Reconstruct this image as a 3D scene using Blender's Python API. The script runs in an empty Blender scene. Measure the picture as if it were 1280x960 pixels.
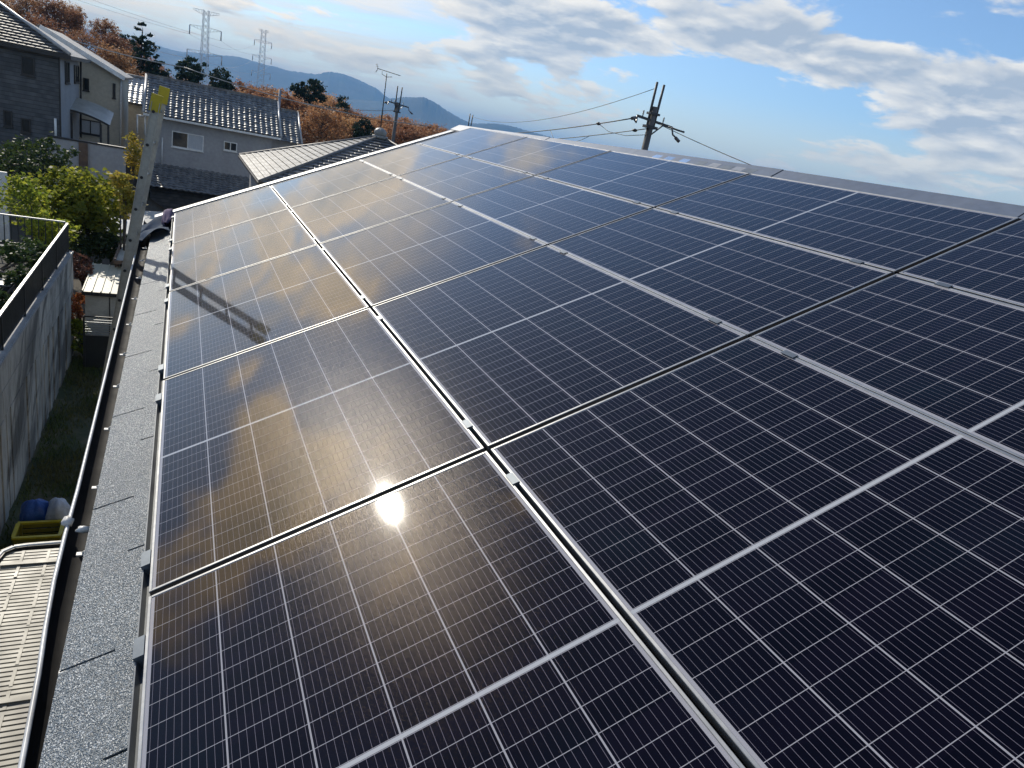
import bpy, math, random
import numpy as np
from mathutils import Vector, Matrix
R = math.radians
rnd = random.Random(7)
sc = bpy.context.scene
COL = sc.collection

# ------------------------------------------------------------------ camera
CAM = np.array([0.054, -1.944, 6.979])
ROT = np.array([[0.8949, -0.4032, 0.1923], [0.0313, -0.3729, -0.9274], [0.4456, 0.8357, -0.3210]])
_u, _s, _v = np.linalg.svd(ROT); ROT = _u @ _v
F = 850.8
cd = bpy.data.cameras.new('camera'); cam = bpy.data.objects.new('camera', cd); COL.objects.link(cam)
cd.sensor_width = 36.0; cd.lens = 36.0 * F / 1280.0; cd.clip_start = 0.05; cd.clip_end = 40000
m = Matrix.Identity(4)
for i in range(3):
    m[i][0], m[i][1], m[i][2], m[i][3] = ROT[0][i], -ROT[1][i], -ROT[2][i], CAM[i]
cam.matrix_world = m
sc.camera = cam

def ray(x, y): return ROT.T @ np.array([(x - 640) / F, (y - 480) / F, 1.0])
def atX(x, y, X): d = ray(x, y); return tuple(CAM + d * (X - CAM[0]) / d[0])
def atY(x, y, Y): d = ray(x, y); return tuple(CAM + d * (Y - CAM[1]) / d[1])
def atZ(x, y, Z): d = ray(x, y); return tuple(CAM + d * (Z - CAM[2]) / d[2])

# ------------------------------------------------------------------ node helper
class X:
    """a value or socket in a node tree, with arithmetic"""
    def __init__(s, nt, v): s.nt, s.v = nt, v
    def op(s, o, *a):
        n = s.nt.nodes.new('ShaderNodeMath'); n.operation = o
        for i, q in enumerate((s,) + a):
            q = q.v if isinstance(q, X) else q
            if isinstance(q, (int, float)): n.inputs[i].default_value = q
            else: s.nt.links.new(q, n.inputs[i])
        return X(s.nt, n.outputs[0])
    def __add__(s, o): return s.op('ADD', o)
    def __sub__(s, o): return s.op('SUBTRACT', o)
    def __mul__(s, o): return s.op('MULTIPLY', o)
    def __truediv__(s, o): return s.op('DIVIDE', o)
    __radd__ = __add__; __rmul__ = __mul__
    def __rsub__(s, o): return X(s.nt, float(o)).op('SUBTRACT', s)
    def lt(s, o): return s.op('LESS_THAN', o)
    def gt(s, o): return s.op('GREATER_THAN', o)
    def max(s, o): return s.op('MAXIMUM', o)
    def min(s, o): return s.op('MINIMUM', o)
    def step(s, a, b):
        n = s.nt.nodes.new('ShaderNodeMapRange'); n.interpolation_type = 'SMOOTHSTEP'
        s.nt.links.new(s.v, n.inputs[0]); n.inputs[1].default_value = a; n.inputs[2].default_value = b
        return X(s.nt, n.outputs[0])
def link(nt, q, sock):
    q = q.v if isinstance(q, X) else q
    if hasattr(q, 'is_linked'): nt.links.new(q, sock)
    elif isinstance(q, (tuple, list)):
        sock.default_value = tuple(q) + ((1,) if len(q) == 3 and sock.type == 'RGBA' else ())
    else: sock.default_value = q
def mix(nt, f, a, b, mode='MIX'):
    n = nt.nodes.new('ShaderNodeMix'); n.data_type = 'RGBA'; n.blend_type = mode
    link(nt, f, n.inputs[0]); link(nt, a, n.inputs[6]); link(nt, b, n.inputs[7]); return n.outputs[2]
def noise(nt, vec, scale, detail=4, rough=.55, dist=0.0):
    n = nt.nodes.new('ShaderNodeTexNoise'); link(nt, vec, n.inputs['Vector'])
    n.inputs['Scale'].default_value = scale; n.inputs['Detail'].default_value = detail
    n.inputs['Roughness'].default_value = rough; n.inputs['Distortion'].default_value = dist
    return X(nt, n.outputs['Fac'])
def comb(nt, x, y, z):
    n = nt.nodes.new('ShaderNodeCombineXYZ')
    for i, q in enumerate((x, y, z)): link(nt, q, n.inputs[i])
    return n.outputs[0]
def sep(nt, v):
    n = nt.nodes.new('ShaderNodeSeparateXYZ'); nt.links.new(v, n.inputs[0]); return [X(nt, n.outputs[i]) for i in range(3)]
def dot(nt, v, c):
    n = nt.nodes.new('ShaderNodeVectorMath'); n.operation = 'DOT_PRODUCT'; nt.links.new(v, n.inputs[0]); n.inputs[1].default_value = c
    return X(nt, n.outputs['Value'])

# ------------------------------------------------------------------ sky, sun, exposure
SUN = Vector((-0.205, 0.817, 0.539)).normalized()
AZ, EL = math.atan2(SUN.x, SUN.y), math.asin(SUN.z)
w = bpy.data.worlds.new('World'); sc.world = w; w.use_nodes = True
nt = w.node_tree; nt.nodes.clear()
out = nt.nodes.new('ShaderNodeOutputWorld'); bg = nt.nodes.new('ShaderNodeBackground'); nt.links.new(bg.outputs[0], out.inputs[0])
bg.inputs[1].default_value = 0.12
sky = nt.nodes.new('ShaderNodeTexSky'); sky.sky_type = 'NISHITA'; sky.sun_disc = False
sky.sun_elevation = EL; sky.sun_rotation = AZ; sky.air_density = 1.0; sky.dust_density = 0.45; sky.ozone_density = 1.6; sky.altitude = 100
D = nt.nodes.new('ShaderNodeTexCoord').outputs['Generated']
dx, dy, dz = sep(nt, D)
zc = dz.max(0.0) + 0.20
px, py = dx / zc, dy / zc
P = comb(nt, px, py, 0.37)
sunny = dot(nt, D, tuple(SUN)).max(0.0)
SX, SY = SUN.x / (SUN.z + .20), SUN.y / (SUN.z + .20)
big = noise(nt, P, 2.0, 11, .58, .30)
P2 = comb(nt, px + (SX - px) * .035, py + (SY - py) * .035, 0.37)     # the same clouds, a step towards the sun
big2 = noise(nt, P2, 2.0, 7, .55, .30)
fine2 = noise(nt, P2, 5.5, 6, .5, .4)
wisp = noise(nt, comb(nt, px * .75 - py * .25, py * 2.1 + px * .9, 3.1), 1.6, 8, .62, .5)
def blob(x, y, rx, ry, ang):                   # one bank of cloud (or gap) in the sky: centre, size and tilt
    c = ray(x, y); c = c / np.linalg.norm(c)
    a = R(ang); t1 = ROT.T @ np.array([math.cos(a), math.sin(a), 0]); t2 = ROT.T @ np.array([-math.sin(a), math.cos(a), 0])
    t1 -= c * (t1 @ c); t2 -= c * (t2 @ c); t1 /= np.linalg.norm(t1); t2 /= np.linalg.norm(t2)
    p = dot(nt, D, tuple(t1)) * (F / rx); q = dot(nt, D, tuple(t2)) * (F / ry)
    g = (p * p + q * q).op('MULTIPLY', -1.0).op('EXPONENT')
    return g * dot(nt, D, tuple(c)).gt(0.3)
bias = None
for x, y, rx, ry, an, k in (
        (590, 8, 85, 32, 12, .24), (735, 70, 100, 46, 32, .16), (640, 95, 120, 26, 20, .07), (850, 40, 125, 34, 12, .23), (1000, 64, 120, 34, 18, .23),
        (1160, 98, 130, 36, 22, .22), (1290, 135, 80, 44, 20, .16), (1010, 185, 60, 22, 8, .13), (1190, 180, 105, 46, 12, .22),
        (1230, 15, 60, 22, 10, .08), (930, 128, 130, 44, 16, -.24), (1120, 34, 100, 24, 20, -.18), (720, 8, 60, 16, 10, -.10), (500, 22, 60, 24, 25, -.08),
        (870, 110, 60, 40, 0, -.12), (300, 30, 260, 90, 20, .03), (1270, 60, 40, 25, 20, -.12)):
    b = blob(x, y, rx, ry, an) * k
    bias = b if bias is None else bias + b
def dblob(az, el, r, k):                       # a wide bank or gap by compass direction
    c = (math.sin(R(az)) * math.cos(R(el)), math.cos(R(az)) * math.cos(R(el)), math.sin(R(el)))
    return ((dot(nt, D, c) - 1.0) * (2.0 / R(r) ** 2)).op('EXPONENT') * k
bias = bias + dblob(48, 52, 26, -.30) + dblob(20, 66, 26, -.2) + dblob(-30, 62, 22, -.25) + dblob(-15, 21.5, 3.6, .20) + dblob(-23, 25, 3.2, .14) + dblob(-2, 18.5, 3, .22) + dblob(-9, 16, 3, -.16) + dblob(-8.5, 21, 2.6, -.14) + dblob(-7, 8, 5, .15) + dblob(7, 14.5, 3.5, .16) + dblob(9, 21, 3.5, -.16) + dblob(1, 24, 4, -.16) + dblob(13, 25, 2.5, .14) + dblob(16, 18.5, 3.2, .17) + dblob(23, 15, 3, .14) + dblob(12, 17, 2, -.06) + dblob(26, 65, 6, .14) + dblob(-20, 16, 3, -.10) + dblob(75, 40, 30, -.2) + dblob(28, 28, 12, -.14)
calm = .54 - dz.step(.18, .30) * .30
fine = noise(nt, P, 5.5, 8, .55, .4)
dens = big + (fine - .5) * calm + bias
mask = dens.step(.485, .61)
thin = wisp.step(.34, .64) * dot(nt, D, (math.sin(R(2)), math.cos(R(2)), 0.05)).step(.93, .985) * .9
thick = dens.step(.54, .74)
shade = ((dens - bias - big2 - (fine2 - .5) * calm) * 4.0 + .70 - thick * .45).max(0.0).min(1.0)
warm = sunny.op('POWER', 14.0)
ccol = mix(nt, shade, (3.5, 4.0, 4.6), (8.0, 7.6, 6.8))
glow = mix(nt, sunny.op('POWER', 16.0), (1, 1, 1), (5.6, 4.1, 2.3))
ccol = mix(nt, 1.0, ccol, glow, 'MULTIPLY')
base = mix(nt, 1.0, sky.outputs[0], (.86, .98, 1.12), 'MULTIPLY')
veil = mix(nt, (wisp - big * .5).step(.1, .45), (5.0, 5.5, 5.7), (7.0, 7.0, 6.8))
s1 = mix(nt, thin, base, mix(nt, 1.0, veil, glow, 'MULTIPLY'))
s2 = mix(nt, mask * .92, s1, ccol)
low = (dz * -1.0 + .13).step(0.0, .12) * .72
s3 = mix(nt, low, s2, (7.4, 6.7, 4.7))
nt.links.new(s3, bg.inputs[0])
w.cycles.sampling_method = 'MANUAL'; w.cycles.sample_map_resolution = 1024

sl = bpy.data.lights.new('sun', 'SUN'); sl.energy = 4.2; sl.angle = R(0.5); sl.color = (1, .93, .80)
so = bpy.data.objects.new('sun', sl); COL.objects.link(so); so.rotation_euler = SUN.to_track_quat('Z', 'Y').to_euler(); so.location = (0, 0, 60)
vs = sc.view_settings; vs.view_transform = 'Standard'; vs.look = 'None'; vs.exposure = 0.2; vs.gamma = 1.0; vs.use_curve_mapping = False
cy = sc.cycles
cy.use_denoising = True; cy.max_bounces = 6; cy.diffuse_bounces = 3; cy.glossy_bounces = 3; cy.transmission_bounces = 3; cy.transparent_max_bounces = 6
cy.volume_bounces = 0; cy.caustics_reflective = False; cy.caustics_refractive = False; cy.sample_clamp_indirect = 4.0

# ------------------------------------------------------------------ mesh helper
class MB:
    def __init__(s): s.v, s.f, s.sm = [], [], []
    def quad(s, a, b, c, d, sm=False):
        n = len(s.v); s.v += [tuple(a), tuple(b), tuple(c), tuple(d)]; s.f.append((n, n + 1, n + 2, n + 3)); s.sm.append(sm)
    def poly(s, pts, sm=False):
        n = len(s.v); s.v += [tuple(p) for p in pts]; s.f.append(tuple(range(n, n + len(pts)))); s.sm.append(sm)
    def hexa(s, p):                             # 8 corners: bottom ring, top ring
        n = len(s.v); s.v += [tuple(q) for q in p]
        for f in ((3, 2, 1, 0), (4, 5, 6, 7), (0, 1, 5, 4), (1, 2, 6, 5), (2, 3, 7, 6), (3, 0, 4, 7)):
            s.f.append(tuple(n + i for i in f)); s.sm.append(False)
    def box(s, x0, x1, y0, y1, z0, z1):
        s.hexa([(x0, y0, z0), (x1, y0, z0), (x1, y1, z0), (x0, y1, z0), (x0, y0, z1), (x1, y0, z1), (x1, y1, z1), (x0, y1, z1)])
    def slab(s, pts, t):                        # a planar polygon given thickness t below itself
        a = [Vector(p) for p in pts]; nn = (a[1] - a[0]).cross(a[2] - a[0]).normalized()
        lo = [p - nn * t for p in a]; k = len(a)
        s.poly(a); s.poly(lo[::-1])
        for i in range(k): s.quad(a[i], lo[i], lo[(i + 1) % k], a[(i + 1) % k])
    def bar(s, p, q, wd, ht, up=(0, 0, 1)):
        p, q = Vector(p), Vector(q); d = (q - p).normalized(); up = Vector(up)
        if abs(d.dot(up)) > .98: up = Vector((0, 1, 0))
        a = d.cross(up).normalized() * wd / 2; b = a.cross(d).normalized() * ht / 2
        s.hexa([p - a - b, p + a - b, q + a - b, q - a - b, p - a + b, p + a + b, q + a + b, q - a + b])
    def tube(s, pts, r, k=8, cap=True):
        pts = [Vector(p) for p in pts]; rs = r if isinstance(r, (list, tuple)) else [r] * len(pts); n0 = len(s.v)
        prev = None
        for i, p in enumerate(pts):
            d = (pts[min(i + 1, len(pts) - 1)] - pts[max(i - 1, 0)]).normalized()
            a = d.orthogonal().normalized() if prev is None else (prev - d * prev.dot(d)).normalized()
            prev = a; b = d.cross(a)
            for j in range(k):
                t = 2 * math.pi * j / k; s.v.append(tuple(p + (a * math.cos(t) + b * math.sin(t)) * rs[i]))
        for i in range(len(pts) - 1):
            for j in range(k):
                j2 = (j + 1) % k
                s.f.append((n0 + i * k + j, n0 + i * k + j2, n0 + (i + 1) * k + j2, n0 + (i + 1) * k + j)); s.sm.append(True)
        if cap:
            s.f.append(tuple(n0 + j for j in range(k))[::-1]); s.sm.append(False)
            s.f.append(tuple(n0 + (len(pts) - 1) * k + j for j in range(k))); s.sm.append(False)
    def grid(s, P, sm=True):                    # rows of points
        n = len(s.v); h, wd = len(P), len(P[0])
        for r in P: s.v += [tuple(q) for q in r]
        for i in range(h - 1):
            for j in range(wd - 1):
                s.f.append((n + i * wd + j, n + i * wd + j + 1, n + (i + 1) * wd + j + 1, n + (i + 1) * wd + j)); s.sm.append(sm)
    def ball(s, c, rx, ry, rz, k=10, m=7, jit=0):
        P = []
        for i in range(m + 1):
            a = math.pi * i / m
            row = []
            for j in range(k + 1):
                t = 2 * math.pi * (j % k) / k; q = 1 + jit * math.sin(3 * t + 2 * a) * math.sin(a)
                row.append((c[0] + rx * q * math.sin(a) * math.cos(t), c[1] + ry * q * math.sin(a) * math.sin(t), c[2] + rz * q * math.cos(a)))
            P.append(row)
        s.grid(P)
    def build(s, name, mt, parent=None, world=True):
        me = bpy.data.meshes.new(name)
        v = s.v
        if parent is not None and world:
            o = Vector((0, 0, 0)); q = parent
            while q is not None: o += q.location; q = q.parent
            v = [(a - o.x, b - o.y, c - o.z) for a, b, c in v]
        me.from_pydata(v, [], s.f); me.polygons.foreach_set('use_smooth', s.sm); me.materials.append(mt); me.update()
        ob = bpy.data.objects.new(name, me); COL.objects.link(ob)
        if parent is not None: ob.parent = parent
        return ob
def tag(o, label=None, cat=None, group=None, kind=None):
    if label: o['label'] = label
    if cat: o['category'] = cat
    if group: o['group'] = group
    if kind: o['kind'] = kind
    return o
def thing(name, label, cat, loc=(0, 0, 0), group=None, rot=None):
    o = bpy.data.objects.new(name, None); COL.objects.link(o); o.location = loc; o.empty_display_size = .2
    if rot: o.rotation_euler = rot
    return tag(o, label, cat, group)
def copy_tree(o, parent=None):
    c = o.copy(); COL.objects.link(c)
    if parent is not None: c.parent = parent
    for ch in o.children: copy_tree(ch, c)
    return c
def lerp(a, b, t): return tuple(p + (q - p) * t for p, q in zip(a, b))

# ------------------------------------------------------------------ materials
def mat(name, c, rough=.6, metal=0.0, c2=None, nscale=3.0, bump=0.0, bscale=40.0, spec=.5, streak=None, trans=0.0, nlo=.4, nhi=.65, coat=0.0):
    m = bpy.data.materials.new(name); m.use_nodes = True; nt = m.node_tree; b = nt.nodes['Principled BSDF']
    co = nt.nodes.new('ShaderNodeTexCoord').outputs['Object']
    b.inputs['Roughness'].default_value = rough; b.inputs['Metallic'].default_value = metal; b.inputs['Specular IOR Level'].default_value = spec
    b.inputs['Coat Weight'].default_value = coat
    if trans: b.inputs['Transmission Weight'].default_value = trans
    v = co
    if streak:
        mp = nt.nodes.new('ShaderNodeMapping'); mp.inputs['Scale'].default_value = streak; nt.links.new(co, mp.inputs[0]); v = mp.outputs[0]
    c2 = c2 or tuple(min(1, x * 1.22 + .004) for x in c)
    f = noise(nt, v, nscale, 6, .6).step(nlo, nhi)
    col = mix(nt, f, c, c2)
    fine = noise(nt, co, nscale * 9, 3).step(.2, .8)
    col = mix(nt, fine, mix(nt, 1.0, col, (.82, .82, .82), 'MULTIPLY'), col)
    nt.links.new(col, b.inputs['Base Color'])
    r2 = noise(nt, co, nscale * 2.3, 3) * .25 + (rough - .12); nt.links.new(r2.v, b.inputs['Roughness'])
    if bump:
        bn = nt.nodes.new('ShaderNodeBump'); bn.inputs['Strength'].default_value = bump; bn.inputs['Distance'].default_value = .02
        nt.links.new(noise(nt, co, bscale, 4).v, bn.inputs['Height']); nt.links.new(bn.outputs[0], b.inputs['Normal'])
    return m
def leafmat(name, a, b_, c_, trans=.35):
    m = bpy.data.materials.new(name); m.use_nodes = True; nt = m.node_tree; b = nt.nodes['Principled BSDF']
    g = nt.nodes.new('ShaderNodeNewGeometry').outputs['Random Per Island']
    g = X(nt, g); co = nt.nodes.new('ShaderNodeTexCoord').outputs['Object']
    oi = X(nt, nt.nodes.new('ShaderNodeObjectInfo').outputs['Random'])
    col = mix(nt, g, a, b_); cl = noise(nt, co, .9, 3).step(.42, .62)
    col = mix(nt, cl * .7, col, c_)
    hv = nt.nodes.new('ShaderNodeHueSaturation'); nt.links.new(col, hv.inputs['Color'])
    nt.links.new((oi * .02 + .492).v, hv.inputs['Hue']); nt.links.new((oi * .5 + .75).v, hv.inputs['Value'])
    col = hv.outputs[0]
    nt.links.new(col, b.inputs['Base Color']); b.inputs['Roughness'].default_value = .55; b.inputs['Specular IOR Level'].default_value = .25
    t = nt.nodes.new('ShaderNodeBsdfTranslucent'); nt.links.new(col, t.inputs[0])
    mx = nt.nodes.new('ShaderNodeMixShader'); mx.inputs[0].default_value = trans
    nt.links.new(b.outputs[0], mx.inputs[1]); nt.links.new(t.outputs[0], mx.inputs[2]); nt.links.new(mx.outputs[0], nt.nodes['Material Output'].inputs[0])
    return m
M = {}
M['alu'] = mat('anodised_aluminium', (.62, .61, .58), .32, .9, nscale=6)
M['frame'] = mat('panel_frame_aluminium', (.33, .33, .325), .42, .65, nscale=5)
M['galv'] = mat('galvanised_steel', (.34, .35, .36), .45, .7, nscale=9)
M['ladder'] = mat('weathered_ladder_aluminium', (.42, .41, .37), .42, .75, (.34, .335, .31), 4)
M['edgerail'] = mat('dull_edge_rail', (.15, .16, .17), .5, .4)
M['rail_gap_shade'] = mat('matt_black_rail_and_gap_shade', (.006, .006, .007), .9, spec=.03)  # seam rails, and the strips that black in the shaded panel gaps
M['clampgrey'] = mat('dull_clamp_metal', (.13, .15, .17), .5, .5)
M['black'] = mat('black_rubber', (.012, .012, .013), .6)
M['iron'] = mat('black_painted_iron', (.018, .019, .018), .45)
M['railtop'] = mat('pale_steel_rail', (.45, .45, .44), .4, .6)
M['gutter'] = mat('dark_gutter_plastic', (.010, .010, .011), .7, c2=(.022, .020, .019), nscale=5, spec=.1)
M['gutter_lip'] = mat('bleached_gutter_lip', (.62, .62, .61), .35, c2=(.45, .44, .42), nscale=4)
M['clip'] = mat('white_clip', (.68, .67, .63), .45, c2=(.5, .47, .42), nscale=20)
M['yellow'] = mat('yellow_plastic', (.55, .42, .01), .45, c2=(.42, .33, .01))
M['concrete_pale'] = mat('pale_concrete', (.36, .35, .33), .85, c2=(.27, .26, .24), nscale=1.5, bump=.2)
M['cream_wall'] = mat('cream_render', (.56, .52, .42), .85, c2=(.49, .455, .37), nscale=.8, bump=.15, bscale=25)
M['beige_wall'] = mat('beige_render', (.38, .345, .28), .85, nscale=.8, bump=.15)
M['grey_wall'] = mat('grey_render', (.40, .395, .39), .85, c2=(.35, .345, .345), nscale=.7, bump=.15)
M['white_metal'] = mat('white_painted_metal', (.72, .72, .69), .4)
M['dark_metal'] = mat('dark_bronze_metal', (.035, .032, .03), .45, .3)
M['glass'] = mat('window_glass', (.02, .024, .026), .06, spec=.6, nscale=1)
M['curtain'] = mat('pale_curtain', (.42, .46, .50), .25, c2=(.5, .53, .56), nscale=8, streak=(6, 1, .4))
M['trunk'] = mat('tree_bark', (.06, .045, .035), .9, c2=(.10, .08, .06), nscale=4, bump=.4)
M['cloth'] = mat('dark_blue_cloth', (.018, .045, .085), .8, c2=(.03, .06, .11), nscale=4, bump=.2, bscale=60, spec=.08)
M['mauve'] = mat('mauve_cloth', (.16, .12, .19), .8, c2=(.12, .09, .14), nscale=6, bump=.2, spec=.1)
M['tarp'] = mat('blue_tarpaulin', (.02, .07, .27), .45, c2=(.03, .10, .34), nscale=9, bump=.5, bscale=18)
M['sack'] = mat('pale_plastic_sack', (.50, .52, .56), .5, c2=(.40, .42, .47), nscale=7, bump=.6, bscale=14)
M['crate'] = mat('yellow_crate_plastic', (.25, .20, .02), .5, c2=(.18, .15, .02), nscale=5)
M['rust'] = mat('brown_timber', (.12, .075, .05), .8, c2=(.17, .11, .07), nscale=6)
M['soil'] = mat('garden_soil', (.045, .04, .028), .95, c2=(.07, .06, .04), nscale=1.2, bump=.6, bscale=12)
M['cable'] = mat('black_cable', (.02, .02, .022), .5)
M['palecable'] = mat('pale_weathered_cable', (.30, .30, .29), .35)
M['polewood'] = mat('dark_concrete_pole', (.10, .095, .09), .8, nscale=2)
M['polesteel'] = mat('pole_steel', (.05, .052, .055), .5, .4)
M['porcelain'] = mat('insulator_porcelain', (.10, .09, .09), .3)
M['lattice'] = mat('pylon_steel', (.50, .51, .52), .5, .5)
M['ridge'] = mat('blue_grey_ridge_steel', (.13, .155, .20), .5, .2, c2=(.15, .175, .22), nscale=2)
M['glint_metal'] = mat('bright_glint_metal', (.80, .79, .76), .12, .9)  # for the added plates that imitate gleams on the ridge cap

def shingle_mat():
    m = bpy.data.materials.new('granule_shingle'); m.use_nodes = True; nt = m.node_tree; b = nt.nodes['Principled BSDF']
    co = nt.nodes.new('ShaderNodeTexCoord').outputs['Object']
    vo = nt.nodes.new('ShaderNodeTexVoronoi'); vo.inputs['Scale'].default_value = 310; nt.links.new(co, vo.inputs['Vector'])
    vs_ = nt.nodes.new('ShaderNodeSeparateColor'); nt.links.new(vo.outputs['Color'], vs_.inputs[0]); g = X(nt, vs_.outputs[0]); g2 = X(nt, vs_.outputs[1])
    col = mix(nt, g, (.022, .036, .050), (.15, .19, .225))
    col = mix(nt, g2.gt(.88), col, (.52, .55, .57))
    col = mix(nt, noise(nt, co, 2.2, 5).step(.35, .7) * .35, col, (.05, .07, .09))
    nt.links.new(col, b.inputs['Base Color']); b.inputs['Roughness'].default_value = .30; b.inputs['Specular IOR Level'].default_value = .6
    sx_, sy_, sz_ = sep(nt, co)
    bn = nt.nodes.new('ShaderNodeBump'); bn.inputs['Strength'].default_value = .9; bn.inputs['Distance'].default_value = .005
    nt.links.new((noise(nt, co, 210, 2) + g * .5 + noise(nt, comb(nt, sx_ * 14, sy_ * 95, 0.0), 1.0, 2) * .8).v, bn.inputs['Height']); nt.links.new(bn.outputs[0], b.inputs['Normal'])
    return m
M['shingle'] = shingle_mat()

def cell_mat(name, ncol, W, L):
    m = bpy.data.materials.new(name); m.use_nodes = True; nt = m.node_tree; b = nt.nodes['Principled BSDF']
    co = nt.nodes.new('ShaderNodeTexCoord').outputs['Object']; x, y, z = sep(nt, co)
    pu, pv = .184, .0718
    x = x - W / 2 + ncol * pu / 2; yy = (y - L / 2).op('ABSOLUTE')          # cells run from x = 0; both halves mirror about the middle bus
    yv = yy - .0075
    gu = x.op('PINGPONG', pu / 2); gv = yv.op('PINGPONG', pv / 2)
    l_u = gu.lt(.0021); l_v = gv.lt(.00085); mid = yy.lt(.0056)
    outx = x.lt(.0).max(x.gt(ncol * pu)); outy = yv.gt(12 * pv)
    bus = (x + .0092).op('PINGPONG', .0092).lt(.00042)
    # cells: near-black with a faint tone that differs from cell to cell
    cx, cyy = (x / pu).op('FLOOR'), (y / pv).op('FLOOR')
    wn = nt.nodes.new('ShaderNodeTexWhiteNoise'); nt.links.new(comb(nt, cx, cyy, 1.0), wn.inputs['Vector'])
    tone = X(nt, wn.outputs['Value'])
    col = mix(nt, tone, (.0012, .0008, .0034), (.0030, .0018, .0062))
    col = mix(nt, noise(nt, co, 1.3, 3).step(.5, .75) * .5, col, (.002, .008, .012))
    col = mix(nt, bus * .9, col, (.185, .170, .205))
    grid_ = l_u.max(l_v).max(outx).max(outy)
    col = mix(nt, grid_, col, (.30, .295, .32))
    col = mix(nt, mid, col, (.38, .39, .41))
    # a little dust
    col = mix(nt, noise(nt, co, 7, 8, .7).step(.60, .95) * .02, col, (.4, .37, .3))
    nt.links.new(col, b.inputs['Base Color'])
    b.inputs['Roughness'].default_value = .145; b.inputs['IOR'].default_value = 1.45; b.inputs['Specular IOR Level'].default_value = .019
    b.inputs['Specular Tint'].default_value = (1.0, .58, .20, 1)
    b.inputs['Coat Weight'].default_value = 1.0; b.inputs['Coat Roughness'].default_value = .040; b.inputs['Coat IOR'].default_value = 1.25
    bn = nt.nodes.new('ShaderNodeBump'); bn.inputs['Strength'].default_value = .34; bn.inputs['Distance'].default_value = .0012
    nt.links.new(noise(nt, co, 420, 2).v, bn.inputs['Height']); nt.links.new(bn.outputs[0], b.inputs['Normal'])
    cb = nt.nodes.new('ShaderNodeBump'); cb.inputs['Strength'].default_value = .014; cb.inputs['Distance'].default_value = .001
    nt.links.new(noise(nt, co, 300, 2).v, cb.inputs['Height']); nt.links.new(cb.outputs[0], b.inputs['Coat Normal'])
    return m

def joint_shade_mat(name, a, b_, rows_along, pr, pc, sg):
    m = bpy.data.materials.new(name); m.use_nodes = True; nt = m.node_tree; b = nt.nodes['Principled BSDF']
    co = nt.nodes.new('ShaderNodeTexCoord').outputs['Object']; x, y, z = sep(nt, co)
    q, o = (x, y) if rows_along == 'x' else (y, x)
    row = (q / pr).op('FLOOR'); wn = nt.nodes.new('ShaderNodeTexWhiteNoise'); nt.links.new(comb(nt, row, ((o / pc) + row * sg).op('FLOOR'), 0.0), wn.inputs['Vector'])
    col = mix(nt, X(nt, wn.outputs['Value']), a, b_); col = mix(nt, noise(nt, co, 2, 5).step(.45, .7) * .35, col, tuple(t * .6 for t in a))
    j = (q / pr).op('FRACT').lt(.20).max(((o / pc) + row * sg).op('FRACT').lt(.26 if sg == 0 else .08))  # tile joints; the wide unstaggered bands paint in shadow at the tile steps
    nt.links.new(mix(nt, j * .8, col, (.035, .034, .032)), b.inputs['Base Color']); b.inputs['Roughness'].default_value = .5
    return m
M['hip_lit'] = joint_shade_mat('lit_tile_joint_step_shade', (.20, .195, .18), (.30, .29, .265), 'x', .2485, 1.36, 0)  # sunlit face of the hip roof, its step shadows put into the colour
M['hip_shaded'] = joint_shade_mat('shaded_tile_jointed', (.13, .125, .12), (.19, .18, .17), 'y', .2485, .42, .5)  # same roof tile, colour darkened for the face turned from the sun
def tile_mat(name, a, b_, rough, spec=.6):
    m = mat(name, a, rough, 0, b_, 2.5, .15, 30, spec); return m
M['pantile'] = tile_mat('silver_glazed_pantile', (.15, .15, .15), (.27, .265, .25), .5, .35)
M['pantile_pale'] = tile_mat('pale_glazed_pantile', (.40, .39, .37), (.52, .51, .49), .42, .5)
M['slate'] = tile_mat('grey_slate_tile', (.20, .195, .18), (.28, .27, .25), .45, .5)
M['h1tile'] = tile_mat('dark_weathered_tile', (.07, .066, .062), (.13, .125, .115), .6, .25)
M['oldslate'] = tile_mat('brown_slate_tile', (.12, .11, .105), (.20, .19, .175), .5, .5)

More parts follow.
